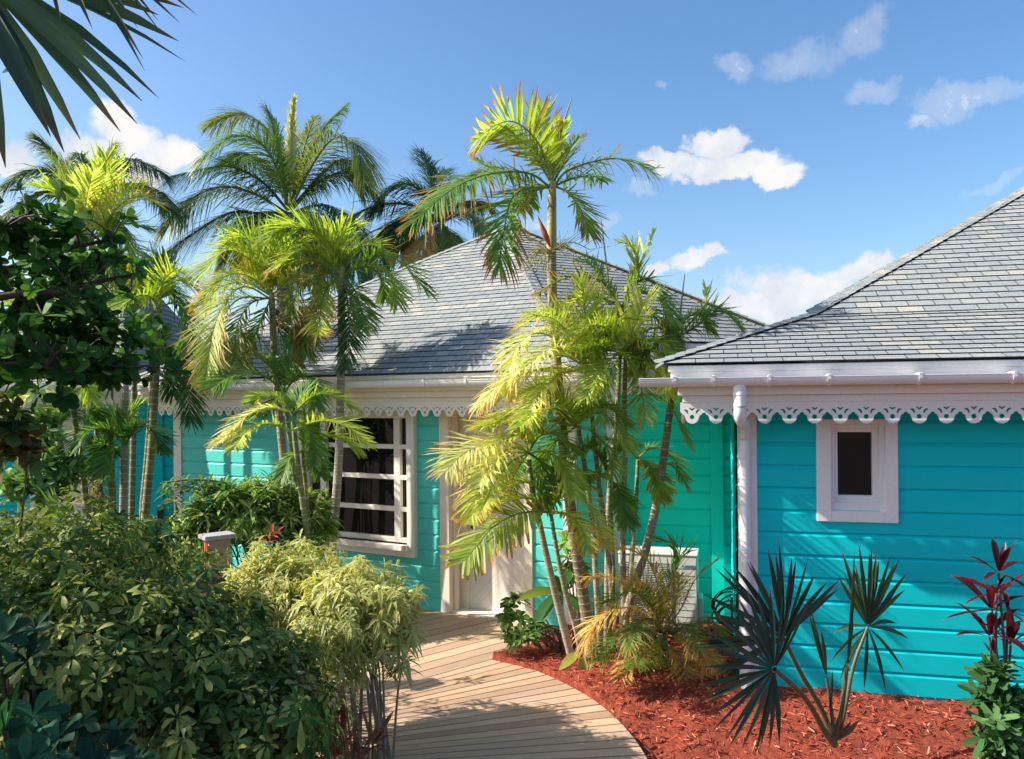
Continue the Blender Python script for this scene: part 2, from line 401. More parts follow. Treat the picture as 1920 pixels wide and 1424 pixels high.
def cornice(w, t0, t1, back, zs, os_, parent, mat):
    """stepped eave mouldings, from the roof edge down"""
    mb = MB()
    for i in range(len(zs)-1):
        w.box(mb, t0+os_[0]-os_[i]+.0007*i, t1, zs[i+1], zs[i], -back, os_[i])
    return mb.build('cornice', mat, parent, bevel=.004)
# ================================================================== right house
RW = Wall(1423, 6.54, -13.9)
rh = thing('house', 'bright turquoise clapboard house on the right with one small white framed window', 'house', RW.pt(0, 0, 0))
tC = RW.t(1384); EO = .5
tE = RW.uv(1245, 682, EO)[0]; tR = tE+11.0; tWend = tR-.7
wo = [RW.t(1530), RW.t(1682), RW.uv(1600, 978)[1], RW.uv(1600, 786)[1]]
hole = (wo[0]+.06, wo[1]-.06, wo[2]+.08, wo[3]-.05)
siding(RW, tC+.02, tWend, .0, H-.0, .078, [hole]).build('wall', M['turq'], rh)
mb = MB(); RW.box(mb, tC, RW.t(1419), -.1, H-.02, -.02, .03); RW.box(mb, tC-.001, tC+.028, -.1, H-.02, -.14, -.0205)
mb.build('corner_board', M['white'], rh, bevel=.004)
# side wall going back (left side of the house) and interior box so nothing is see-through
SW = Wall(1384, 6.54, 76.1); SW.p = RW.pt(tC, 0, 0)-0*RW.n
SW.d = -RW.n; SW.n = -RW.d
siding(SW, .15, 8, 0, H, .078).build('side_wall', M['turq'], rh)
fr = MB(); inn = [RW.t(1557), RW.t(1658), RW.uv(1600, 958)[1], RW.uv(1600, 796)[1]]
ring(RW, fr, wo, inn, -.02, .046)
wf = fr.build('window', M['white'], rh, bevel=.004)
fr = MB(); in2 = [RW.t(1564), RW.t(1648), RW.uv(1600, 943)[1], RW.uv(1600, 803)[1]]
ring(RW, fr, [inn[0]-.004, inn[1]+.004, inn[2]-.004, inn[3]+.004], in2, -.06, .006)
in3 = [RW.t(1572), RW.t(1637), RW.uv(1600, 930)[1], RW.uv(1600, 811)[1]]
ring(RW, fr, [in2[0]-.004, in2[1]+.004, in2[2]-.004, in2[3]+.004], in3, -.09, -.030)
fr.build('sash', M['white'], wf, bevel=.003)
g = MB(); RW.box(g, in3[0]-.01, in3[1]+.01, in3[2]-.01, in3[3]+.01, -.085, -.075); g.build('pane', M['glass'], wf)
zr = H+.232
ub = UB()
def rp(t, s, z, w=RW): return w.pt(t, z, EO-s)
k1, zk = 1.3, zr+.46; k2, z2 = 5.2, zr+.46+.60*3.9
facet(ub, rp(tE, 0, zr), rp(tR, 0, zr), rp(tE+k1, k1, zk), rp(tR-k1, k1, zk), 0)
facet(ub, rp(tE+k1, k1, zk), rp(tR-k1, k1, zk), rp(tE+k2, k2, z2), rp(tR-k2, k2, z2), 10)
facet(ub, rp(tE, 10.5, zr), rp(tE, 0, zr), rp(tE+k1, 10.5-k1, zk), rp(tE+k1, k1, zk), 0)
facet(ub, rp(tE+k1, 10.5-k1, zk), rp(tE+k1, k1, zk), rp(tE+k2, 5.3, z2), rp(tE+k2, k2, z2), 10)
facet(ub, rp(tR, 0, zr), rp(tR, 10.5, zr), rp(tR-k2, k2, z2), rp(tR-k2, 5.3, z2), 0)
facet(ub, rp(tR, 10.5, zr), rp(tE, 10.5, zr), rp(tR-k2, 5.3, z2), rp(tE+k2, 5.3, z2), 0)
rf = ub.build('roof', M['shingle'], rh)
ub = UB()
A0, A1, A2 = rp(tE, 0, zr), rp(tE+k1, k1, zk), rp(tE+k2, k2, z2)
nF1 = fnorm(A0, rp(tE+3, 0, zr), A1); nS1 = fnorm(A0, rp(tE, 3, zr), A1); nF2 = fnorm(A1, rp(tE+4, k1, zk), A2); nS2 = fnorm(A1, rp(tE+k1, 4, zk), A2)
hipcap(ub, A0, A1, nF1, nS1, .11); hipcap(ub, A1, A2, nF2, nS2, .13)
ub.build('ridge_cap', M['shingle'], rf)
zs = [zr-.012, zr-.06, H+.055, H-.014, H-.07]
cornice(RW, tE+.03, tR-.03, 9.5, zs, [.468, .452, .40, .365], rh, M['white'])
valance(RW, tE+.115, tE+.115+.1825*46, H-.0705, H-.237, .352, .018, .1825, 'valance', M['white'], rh)
SV = Wall(0, 1, 0); SV.d = -RW.n; SV.n = -RW.d; SV.p = RW.p+RW.d*(tE+.13)+RW.n*.34
valance(SV, 0.0, .1825*20, H-.0705, H-.237, 0, .018, .1825, 'valance', M['white'], rh)
gutter(RW, RW.uv(1199, 712, .54)[0], tR, H+.117, .545, .068, rh, [RW.uv(x, 715, .6)[0] for x in (1265, 1338, 1443, 1555, 1726, 1903)], M['gutter'])
def wpath(w, pts): return smooth_path([w.pt(*p) for p in pts], 34)
tP = RW.uv(1387, 740, .52)[0]; tP2 = RW.uv(1397, 900, .08)[0]
qb = QB(); tube(qb, [RW.pt(tP, H+.07, .535), RW.pt(tP, H+.0, .535), RW.pt(tP, H-.10, .535)], [.05, .048, .048], (1, 1, 1), 16)
tube(qb, [RW.pt(tP, H+.01, .535), RW.pt(tP, H-.015, .535)], [.052, .052], (1, 1, 1), 16)
tube(qb, wpath(RW, [(tP, H-.10, .535), (tP, H-.16, .52), (tP+.01, H-.21, .44), (tP2, H-.26, .24), (tP2, H-.34, .08), (tP2, H-.45, .055), (tP2, H-1.2, .055), (tP2, .0, .055)]), [.046]*34, (1, 1, 1), 16)
tube(qb, [RW.pt(tP2, H-.505, .055), RW.pt(tP2, H-.53, .055)], [.053, .053], (1, 1, 1), 16)
tube(qb, [RW.pt(tP2, 1.2, .055), RW.pt(tP2, 1.17, .055)], [.053, .053], (1, 1, 1), 16)
dp = qb.build('downpipe', M['gutter'], rh)
b = MB(); RW.box(b, tP2-.06, tP2+.075, H-.525, H-.505, .03, .06); b.build('clip', M['gutter'], dp)
# ================================================================== middle house
MW = Wall(830, 9.15, -29.0)
mh = thing('house', 'turquoise middle house with a wide gridded window, white front door and tall hipped grey roof', 'house', MW.pt(0, 0, 0))
MO = .45; mz = H+.255
tL_, tRg = MW.t(338), MW.t(1078)
tw0, tw1 = MW.t(566), MW.t(784); zw0, zw1 = MW.uv(780, 1044)[1], MW.uv(780, 772)[1]
td0, td1 = MW.t(845), MW.t(985)
hole = (tw0+.05, tw1-.05, zw0+.06, zw1+1)
dhole = (td0-.05, td1+.05, -1, H+1)
siding(MW, tL_, tRg, 0, H, -.025, [hole, dhole]).build('wall', M['turqsunlit'], mh)
mb = MB(); MW.box(mb, tL_-.09, tL_+.07, -.1, H, -.12, .04); mb.build('corner_board', M['warmwhite'], mh, bevel=.005); mb = MB(); MW.box(mb, tRg-.12, tRg+.02, -.1, H, -.12, .04)
mb.build('corner_board', M['warmwhite'], mh, bevel=.005)
mb = MB(); tj = MW.t(828); RD = -.20
MW.box(mb, tj, td0, 0.0, H, -.02, .045); MW.box(mb, td1, MW.t(1000), 0, H, -.02, .045)
MW.box(mb, td0-.03, td0, 0, H, -.3, -.021); MW.box(mb, td0+.0005, td0+.03, 0, H, -.12, -.03); MW.box(mb, td0+.001, MW.t(876, -.17), 0, H, -.199, -.165)
MW.box(mb, td1, td1+.03, 0, H, -.3, -.021)
df = mb.build('door_frame', M['cream'], mh, bevel=.004)
def doormat():
    m, nt, out = newmat('door_planks')
    uv = nd(nt, 'ShaderNodeUVMap', uv_map='UVMap'); sx = nd(nt, 'ShaderNodeSeparateXYZ'); nt.links.new(uv.outputs[0], sx.inputs[0])
    ab = nd(nt, 'ShaderNodeMath', operation='ABSOLUTE'); nt.links.new(sx.outputs[0], ab.inputs[0])
    ad = nd(nt, 'ShaderNodeMath', operation='ADD'); nt.links.new(ab.outputs[0], ad.inputs[0]); nt.links.new(sx.outputs[1], ad.inputs[1])
    mu = nd(nt, 'ShaderNodeMath', operation='MULTIPLY'); mu.inputs[1].default_value = 7.5; nt.links.new(ad.outputs[0], mu.inputs[0])
    fr_ = nd(nt, 'ShaderNodeMath', operation='FRACT'); nt.links.new(mu.outputs[0], fr_.inputs[0])
    g = ramp(nt, fr_.outputs[0], [(0, 0.0), (.03, 0.0), (.06, 1.0), (.97, 1.0), (1, 0.0)])
    c = mixc(nt, (.66, .58, .49), (.80, .73, .64), g)
    b = nd(nt, 'ShaderNodeBsdfPrincipled', _Roughness=.5); nt.links.new(c, b.inputs['Base Color']); nt.links.new(bump(nt, g, .35, .004), b.inputs['Normal'])
    nt.links.new(b.outputs[0], out.inputs[0]); return m
ub = UB(); tm = (td0+td1)/2
q = [MW.pt(td0, .02, RD), MW.pt(td1, .02, RD), MW.pt(td1, H, RD), MW.pt(td0, H, RD)]
q += [p-MW.n*.05 for p in q]
uvs = [(td0-tm-.1, 0), (td1-tm-.1, 0), (td1-tm-.1, H), (td0-tm-.1, H)]
ub.add(q, uvs+uvs, [(0, 1, 2, 3), (4, 7, 6, 5)])
dr = ub.build('door', doormat(), mh)
b = MB(); th, hz = MW.uv(883, 972, RD); MW.box(b, th, th+.045, hz-.12, hz+.14, RD, RD+.012)
MW.box(b, th+.015, th+.13, hz-.03, hz-.008, RD+.012, RD+.05); b.build('handle', M['darkmetal'], dr, bevel=.004)
b = MB(); MW.box(b, td0, td1, -.02, .018, -.3, .02); b.build('door_sill', M['warmwhite'], mh)
# big window
fr = MB(); i0, i1 = MW.t(575), MW.t(770); zi0, zi1 = MW.uv(770, 1020)[1], MW.uv(770, 784)[1]
ring(MW, fr, [tw0, tw1, zw0, zw1+.06], [i0, i1, zi0, zi1], -.05, .085)
mw = fr.build('window', M['warmwhite'], mh, bevel=.005)
fr = MB()
gx0, gx1 = MW.t(577, -.03), MW.t(769, -.03); gz0 = MW.uv(770, 1013, -.03)[1]
ring(MW, fr, [i0-.02, i1+.02, zi0-.02, zi1+.04], [i0+.035, i1-.03, gz0+.02, zi1-.005], -.09, -.01)
for x in (606.5, 745): t_ = MW.t(x, -.02); MW.box(fr, t_-.045, t_+.045, gz0, zi1, -.085, -.012)
for y in (838, 895.5, 955): z_ = MW.uv(745, y, -.02)[1]; MW.box(fr, i0, i1, z_-.027, z_+.027, -.083, -.014)
fr.build('sash', M['warmwhite'], mw, bevel=.004)
g = MB(); MW.box(g, i0-.01, i1+.01, zi0-.01, zi1+.03, -.075, -.065); g.build('pane', M['glass'], mw)
g = MB(); MW.box(g, i0-.015, i1+.015, zw0+.075, zi0+.0, -.05, .135); g.build('sill', M['warmwhite'], mw, bevel=.006)
# roof
E1 = MW.pt(tRg+.3, mz, MO); E0 = MW.pt(MW.uv(245, 713, MO)[0], mz, MO); A = W(955, 427, 12.3)
dir2 = nrm(np.array([.883, .469, 0])); z2f = H+.6; u = (z2f-E1[2])/(A[2]-E1[2]); E1b = E1+(A-E1)*u; E2 = E1b+dir2*3.6
ub = UB(); facet(ub, E0, E1, A, A); facet(ub, E1b, E2, A, A, 40)
K = A+np.array([.8, 4.4, mz-A[2]]); facet(ub, K, E0, A, A, 80); facet(ub, E2, K*np.array([1, 1, 0])+np.array([0, 0, z2f]), A, A, 60)
E1c = E1+dir2*.5; facet(ub, E1, E1+(E2-E1b)*.25, E1b, E1b+(E2-E1b)*.1, 120)
rf = ub.build('roof', M['shingle'], mh)
ub = UB(); hipcap(ub, E1, A, fnorm(E0, E1, A), fnorm(E1b, E2, A), .12); hipcap(ub, E0, A, fnorm(E0, E1, A), fnorm(K, E0, A), .12); hipcap(ub, E2, A, fnorm(E1b, E2, A), fnorm(E2, K, A), .10)
ub.build('ridge_cap', M['shingle'], rf)
b = MB(); n2 = np.array([dir2[1], -dir2[0], 0])
b.box(E1b+n2*.02-Z3*.02-dir2*.1, dir2*3.7, -Z3*.09, -n2*.05); b.build('fascia', M['grey'], mh)  # shade of the soffit is put into this strip's grey
b = MB(); b.box(E1b-n2*.04-Z3*.11-dir2*.1, dir2*3.7, -Z3*.30, -n2*.3); b.box(E1b-n2*.02-Z3*.41-dir2*.1, dir2*3.7, -Z3*.05, -n2*.3); b.build('fascia', M['cream'], mh)
zs = [mz-.012, mz-.06, H+.06, H-.01, H-.06]
te0 = MW.uv(250, 713, MO)[0]
mb = MB(); os_ = [.42, .40, .35, .315]
for i in range(4): MW.box(mb, te0+.03*i, tRg+.28-.03*i, zs[i+1], zs[i], -2.5, os_[i])
mb.build('cornice', M['cream'], mh, bevel=.004)
valance(MW, te0+.15, tRg+.2, H-.0605, H-.225, .30, .018, .165, 'valance', M['warmwhite'], mh)
gutter(MW, te0, tRg+.3, H+.165, MO+.06, .068, mh, [MW.uv(x, 715, .5)[0] for x in (395, 485, 575, 648, 724, 801, 880, 960, 1045)], M['gutter'])
# small facet wall between the front corner and the green wall, then the green wall itself
GW = Wall(1280, 8.44, -13.9); G0 = GW.pt(GW.t(1158), 0); m1 = MW.pt(tRg, 0)
v = G0-m1; CW = Wall(0, 1, 0); CW.p = m1; CW.d = nrm(v); CW.n = np.array([CW.d[1], -CW.d[0], 0]); Lc = float(np.linalg.norm(v))
siding(CW, .02, Lc, 0, H+.3, -.025).build('side_wall', M['turqsunlit'], mh)
b = MB(); CW.box(b, Lc-.16, Lc+.0, -.05, H+.2, -.05, .04); b.build('corner_board', M['white'], mh, bevel=.004)
siding(GW, GW.t(1158), GW.t(1420), 0, H-.0, .0).build('side_wall', M['turqgreenlit'], mh)
tg = GW.t(1333); b = MB(); GW.box(b, tg, GW.t(1356), -.05, H, -.02, .05); b.build('corner_board', M['turqgreenlit'], mh, bevel=.003)
b = MB(); GW.box(b, GW.t(1130), GW.t(1420), H-.0, H+.17, -.3, .05); GW.box(b, GW.t(1130), GW.t(1420), H+.17, H+.2, -.3, .12); b.build('fascia', M['white'], mh, bevel=.004)
b = MB(); b.box(GW.pt(GW.t(1150), 0, -.32), GW.d*3, Z3*(H+.3), GW.n*.02); b.build('back_wall', M['grey'], mh)
# ================================================================== left house
LW = Wall(330, 11.7, 6.0)
lh = thing('house', 'turquoise house at far left, mostly hidden behind palm trunks and dark leaves', 'house', LW.pt(0, 0, 0))
siding(LW, LW.t(-260), LW.t(345), 0, H, .05).build('wall', M['turq'], lh)
b = MB(); tq = LW.t(293); LW.box(b, tq, tq+.11, 0, H, -.02, .05); b.build('corner_board', M['turq'], lh, bevel=.003)
b = MB(); LW.box(b, LW.t(60), LW.t(160), 0, H-.1, -.02, .06); b.build('door_frame', M['white'], lh, bevel=.003)
b = MB(); LW.box(b, LW.t(66), LW.t(154), 0, H-.2, .0, .064); b.build('door', M['cream'], lh, bevel=.003)
b = MB(); t_, z_ = LW.uv(303, 968); LW.box(b, t_-.04, t_+.04, z_-.13, z_+.1, .04, .062); b.build('wall_light', M['dark'], lh)
ub = UB(); l0, l1 = LW.t(-300), LW.t(262)
q = lambda t, s, z: LW.pt(t, z, .5-s)
facet(ub, q(l0, 0, mz), q(l1, 0, mz), q(l0+3, 4, mz+2.2), q(l1-1.2, 4, mz+2.2)); facet(ub, q(l1, 0, mz), q(l1, 7, mz), q(l1-1.2, 4, mz+2.2), q(l1-1.3, 4.1, mz+2.2), 60)
ub.build('roof', M['shingle'], lh)
mb = MB()
for i in range(4): LW.box(mb, l0, l1-.03*i-.01, zs[i+1], zs[i], -2.5, os_[i]+.03)
mb.build('cornice', M['white'], lh)
valance(LW, l1-.14-.17*32, l1-.14, H-.0605, H-.225, .30, .018, .17, 'valance', M['white'], lh)
gutter(LW, l0, l1, H+.165, .56, .068, lh, [l1-.4-.75*i for i in range(6)], M['gutter'])
# ================================================================== ground, deck, mulch
def gz(px, py): return ground(px, py, 0)[:2]
edge = [(920, 1237), (1005, 1258), (1075, 1290), (1130, 1325), (1175, 1368), (1207, 1412), (1230, 1460), (1246, 1520), (1256, 1600), (1262, 1700), (1266, 1850)]
ep = smooth_path([(*gz(*e), 0) for e in edge], 200)[:, :2]; sl = np.concatenate([[0], np.cumsum(np.linalg.norm(np.diff(ep, axis=0), axis=1))])
def along(s): return np.array([np.interp(s, sl, ep[:, 0]), np.interp(s, sl, ep[:, 1])])
DE = ep[::4]; D2 = nrm(np.array([*(gz(1050, 1186)-gz(920, 1237)), 0]))[:2]
gp = MB(); gp.add([(-400, -300, -.35), (400, -300, -.35), (400, 600, -.35), (-400, 600, -.35)], [(0, 1, 2, 3)]); tag(gp.build('ground', M['soil']), kind='structure')
rng = np.random.default_rng(1)
def hfield(name, x0, x1, y0, y1, st, zf, mat, **tg_):
    xs = np.arange(x0, x1, st); ys = np.arange(y0, y1, st); X, Y = np.meshgrid(xs, ys, indexing='ij'); Zv = zf(X, Y)
    idx = np.arange(X.size).reshape(X.shape); qb = QB()
    qb.add(np.stack([X, Y, Zv], -1), np.stack([idx[:-1, :-1], idx[1:, :-1], idx[1:, 1:], idx[:-1, 1:]], -1), np.ones((X.size, 3)))
    return tag(qb.build(name, mat), **tg_)
def nz(X, Y, s, seed=0):
    r = np.random.default_rng(seed); v = 0
    for k in range(9):
        a = r.uniform(0, 2*PI); f = s*r.uniform(.6, 2.2); v = v+np.sin((X*math.cos(a)+Y*math.sin(a))*f+r.uniform(0, 6))/9
    return v
def deckmask(X, Y):
    Xa = np.asarray(X, float); Ya = np.asarray(Y, float)
    ya = np.interp(Ya, DE[::-1, 1], DE[::-1, 0]); lower = (Xa < ya-.0) & (Ya < DE[0, 1])
    up = (Ya >= DE[0, 1]) & ((Xa-DE[0, 0])*(D2[1])-(Ya-DE[0, 1])*D2[0] < 0)
    return lower | up
def mulch_z(X, Y):
    dwall = -((X-RW.p[0])*(-RW.n[0])+(Y-RW.p[1])*(-RW.n[1]))
    base = -.07+.145*np.clip(1-dwall/1.1, 0, 1)
    z = base+nz(X, Y, 2.2, 4)*.05*np.clip(dwall*3, .4, 1)+nz(X, Y, 38, 6)*.02+nz(X, Y, 11, 8)*.03
    z = z-.07*np.exp(-((X-.35)**2+(Y-7.75)**2)/.25)
    return np.where(deckmask(X, Y), -.16, z)
hfield('mulch_bed', -.6, 6.5, 2.0, 8.9, .025, lambda X, Y: mulch_z(X, Y), M['mulch'], kind='structure')
hfield('soil', -9, -.55, .5, 12.5, .09, lambda X, Y: -.12+nz(X, Y, 5, 2)*.05, M['soil'], kind='structure')
# chips
n = 15000; cx = rng.uniform(-.1, 4.6, n); cy = rng.uniform(4.2, 8.2, n); cz = mulch_z(cx, cy)+rng.uniform(.0, .02, n)
a = rng.uniform(0, 2*PI, n); el = rng.normal(0, .28, n)
D_ = np.stack([np.cos(a)*np.cos(el), np.sin(a)*np.cos(el), np.sin(el)], -1); N_ = nrm(np.stack([rng.normal(0, .35, n), rng.normal(0, .35, n), np.ones(n)], -1))
pal = np.array([(.50, .08, .035), (.30, .035, .016), (.66, .15, .065), (.72, .24, .12), (.18, .022, .014), (.78, .45, .30)])
ci = rng.choice(6, n, p=[.28, .26, .2, .10, .14, .02])
qb = QB(); leaves(qb, np.stack([cx, cy, cz], -1), D_, N_, rng.uniform(.02, .075, n), rng.uniform(.005, .014, n), rng.uniform(-.2, .2, n), pal[ci]*rng.uniform(.7, 1.2, (n, 1)), prof='blunt', fold=.5)
tag(qb.build('mulch_chips', M['chips'], smooth=False), 'loose red bark mulch chips covering the planting bed', 'mulch', kind='stuff')
# deck
ub = UB(); cols = []
def board(a, b, c, d, z=0.0, th=.035):
    """a-b left end, d-c right end (2D), a/d front edge"""
    tone = random.choice([(.56, .365, .23), (.63, .42, .27), (.48, .31, .20), (.58, .39, .27), (.67, .46, .31), (.52, .35, .245)]); j = random.uniform(.85, 1.1)
    P = [np.array([*p, z+random.uniform(-.001, .001)]) for p in (a, b, c, d)]; u0 = random.uniform(0, 50); L = np.linalg.norm(P[3]-P[0])
    lo = [p-np.array([0, 0, th]) for p in P]; v0 = random.uniform(0, 9)
    ub.add(P+lo, [(u0, v0), (u0, v0+.14), (u0+L, v0+.14), (u0+L, v0), (u0, v0), (u0, v0+.14), (u0+L, v0+.14), (u0+L, v0)], [(0, 3, 2, 1), (0, 4, 7, 3), (2, 6, 5, 1), (3, 7, 6, 2), (0, 1, 5, 4)])
    cols.extend([tuple(c_*j for c_ in tone)]*8)
random.seed(11)
dU = nrm(np.array([*(gz(920, 1237)-gz(733, 1290)), 0]))[:2]; s = 0.0; k = 0
angU = math.degrees(math.atan2(dU[1], dU[0]))
while s < sl[-1]-.2:
    f = min(1, s/2.35); f2 = min(1, (s+.128)/2.35); w_ = .132
    a0 = math.radians(angU+(5-angU)*f**.9 if s < 2.35 else 5-(s-2.35)*9); a1 = math.radians(angU+(5-angU)*f2**.9 if s+w_ < 2.35 else 5-(s+w_-2.35)*9)
    R0_, R1_ = along(s+.0075), along(s+w_-.0075); L0 = R0_-np.array([math.cos(a0), math.sin(a0)])*2.35; L1 = R1_-np.array([math.cos(a1), math.sin(a1)])*2.35
    board(L1, L0, R0_, R1_); s += w_; k += 1
# upper landing: parallel boards clipped to a convex polygon
nU = np.array([-dU[1], dU[0]]); o2 = gz(920, 1237)
f0 = MW.pt(MW.t(480), 0, .03)[:2]; f1 = MW.pt(MW.t(845), 0, .03)[:2]; f2 = MW.pt(td0, 0, -.345)[:2]; f3 = MW.pt(td1, 0, -.345)[:2]; f4 = MW.pt(MW.t(1060), 0, .03)[:2]
poly = [o2-dU*3.2, o2-dU*.0, gz(1050, 1186), f4, MW.pt(MW.t(1060), 0, -.34)[:2], MW.pt(MW.t(480), 0, -.34)[:2]]
def clip_line(c0):
    ts = []
    for i in range(len(poly)):
        a, b = poly[i]-o2, poly[(i+1) % len(poly)]-o2; ha, hb = np.dot(a, nU)-c0, np.dot(b, nU)-c0
        if ha*hb < 0: u_ = ha/(ha-hb); p = a+(b-a)*u_; ts.append(np.dot(p, dU))
    return (min(ts), max(ts)) if len(ts) >= 2 else None
c0 = .006
while c0 < 4:
    a, b = clip_line(c0+.002), clip_line(c0+.15)
    if a and b: board(o2+nU*(c0)+dU*a[0], o2+nU*(c0+.150)+dU*b[0], o2+nU*(c0+.150)+dU*b[1], o2+nU*c0+dU*a[1], .0)
    c0 += .165
dk = tag(ub.build('deck_path', M['deck'], cols=np.array(cols)), 'curved timber boardwalk of fanned planks leading to the white door', 'boardwalk')
dk['kind'] = 'structure'; del dk['label']; del dk['category']
b = MB()
for i in range(0, 199, 3):
    p, q_ = ep[i], ep[min(i+3, 199)]; b.box((*p, -.14), (*(q_-p), 0), (0, 0, .10), (*(nrm(np.array([-(q_-p)[1], (q_-p)[0]]))*-.03), 0))
e2 = gz(1050, 1186)-o2; b.box((*o2, -.16), (*e2, 0), (0, 0, .12), (-.01, .03, 0))
tag(b.build('deck_edge', M['wood']), kind='structure')
# ------------------------------------------------------------------ palm fronds
LIME = (.58, .64, .12); LIMEB = (.84, .80, .34); GREEN = (.19, .34, .07); DEEP = (.075, .16, .045); OLIVE = (.27, .32, .08); DRY = (.85, .58, .20); PINK = (.74, .42, .28)  # LIME, LIMEB and DRY are raised to imitate sun on shaded fronds
TIPO = (.80, .25, .08); TIPR = (.60, .08, .05); TIPB = (.25, .12, .05)
def mixt(a, b, f): return tuple(x*(1-f)+y*f for x, y in zip(a, b))
def frond(parent, path, ll, lw, tone, tip=None, n=36, rng=None, mat='leaf', a0=58, a1=24, droop=.13, vee=.28, start=.12, ragged=.1, tipstart=.62, rr=.012, prof='palm', twist=0.0, name='frond', rcol=None, clump=0.0, roll=0.0):
    """path (k,3) rachis in world space; ll leaflet length in metres"""
    rng = rng or np.random.default_rng(0); qb = QB(); n = int(n*1.65); lw = lw*.52
    p = smooth_path(path, 24); T = nrm(np.gradient(p, axis=0))
    S = np.cross(T, Z3+np.array([.02, .03, 0])); S = nrm(S); Nn = nrm(np.cross(S, T))
    if roll:
        r_ = math.radians(roll); S2 = S*math.cos(r_)+Nn*math.sin(r_); Nn = nrm(np.cross(S2, T)); S = S2
    L = np.concatenate([[0], np.cumsum(np.linalg.norm(np.diff(p, axis=0), axis=1))])
    rc = rcol or mixt(tone, (.3, .3, .1), .4)
    tube(qb, p, np.linspace(rr, rr*.25, 24), rc, 5)
    for side in (-1, 1):
        s = np.linspace(start, 1, n)+rng.normal(0, .004, n); s = np.clip(s, 0, .999)
        if clump: s = s+clump*np.sin(s*40)/40
        keep = rng.random(n) > ragged*.25; s = s[keep]; m = len(s)
        u_ = s*L[-1]
        P = np.stack([np.interp(u_, L, p[:, i]) for i in range(3)], -1); t_ = nrm(np.stack([np.interp(u_, L, T[:, i]) for i in range(3)], -1))
        s_ = nrm(np.stack([np.interp(u_, L, S[:, i]) for i in range(3)], -1)); n_ = nrm(np.stack([np.interp(u_, L, Nn[:, i]) for i in range(3)], -1))
        a = np.radians(a0+(a1-a0)*s**1.3)+rng.normal(0, .06+ragged*.3, m); v = vee+rng.normal(0, .10+ragged*.4, m)
        D = t_*np.cos(a)[:, None]+(s_*side*np.cos(v)[:, None]+n_*np.sin(v)[:, None])*np.sin(a)[:, None]
        ll_ = ll*1.28
        env = np.sin(np.clip((s-start)/(1-start), 0, 1)*PI*.80+.40)**.6
        ls = ll_*env*rng.uniform(.80, 1.1, m)*(1-ragged*rng.random(m)*.8)
        N = n_+t_*rng.normal(0, .2+twist, m)[:, None]+s_*(side*-.25+rng.normal(0, .15+twist, m))[:, None]
        col = np.array(tone)*rng.uniform(.72, 1.22, (m, 1))*np.stack([rng.uniform(.88, 1.15, m), np.ones(m), rng.uniform(.7, 1.2, m)], -1)
        tc = None; ts = tipstart
        if tip is not None:
            tc = np.array(tip)*rng.uniform(.6, 1.2, (m, 1)); g = rng.random(m) > .9; tc[g] = col[g]; ts = np.clip(tipstart+rng.normal(0, .12, m), .2, .92)
        leaves(qb, P, D, N, ls, lw*rng.uniform(.8, 1.15, m), droop+rng.normal(0, .1+ragged*.4, m), col, tc, fold=.22, prof=prof, tipstart=ts)
    return qb.build(name, M[mat], parent)
def pxpath(pts, D, dD):
    """image-plane sketch of a rachis turned into a 3-D curve that swings dD metres in depth towards its tip"""
    m = len(pts); return np.array([W(x, y, D+dD*(i/(m-1))**1.2) for i, (x, y) in enumerate(pts)])
def trunk(parent, pts, r0, r1, colA, colB, ring=.09, seg=10, name='trunk', jit=0, ringw=.25, seed=0, ringcol=None):
    """pts top to bottom in world space; coloured leaf-scar rings"""
    p = smooth_path(pts, 40); L = np.concatenate([[0], np.cumsum(np.linalg.norm(np.diff(p, axis=0), axis=1))])
    rg = np.random.default_rng(seed); out = []; rad = []; col = []; s = 0
    rc = ringcol or mixt(colB, (.62, .58, .5), .6)
    while s < L[-1]:
        f = s/L[-1]; base = r0+(r1-r0)*f**.8
        c = np.array(mixt(colA, colB, min(1, f*1.5)))*rg.uniform(.8, 1.15)
        st = ring*rg.uniform(.8, 1.2)
        for ds, k, cc in ((0, 1.0, c), (.70, .97, c*.92), (.80, 1.10, np.array(rc)), (.90, 1.10, np.array(rc)*.8), (.97, 1.0, c*.5)):
            out.append(s+ds*st); rad.append(base*(1+(k-1)*.4)); col.append(cc)
        s += st
    out = np.minimum(out, L[-1]); P = np.stack([np.interp(out, L, p[:, i]) for i in range(3)], -1)
    P = P+np.arange(len(P))[:, None]*1e-5
    qb = QB(); tube(qb, P, rad, np.array(col), seg); return qb.build(name, M['bark'], parent)
TONES = dict(l=LIME, b=LIMEB, g=GREEN, d=DEEP, o=OLIVE, y=DRY, p=PINK, m=mixt(LIME, GREEN, .5))
TIPS = {'-': None, 'o': TIPO, 'r': TIPR, 'b': TIPB, 'y': DRY}
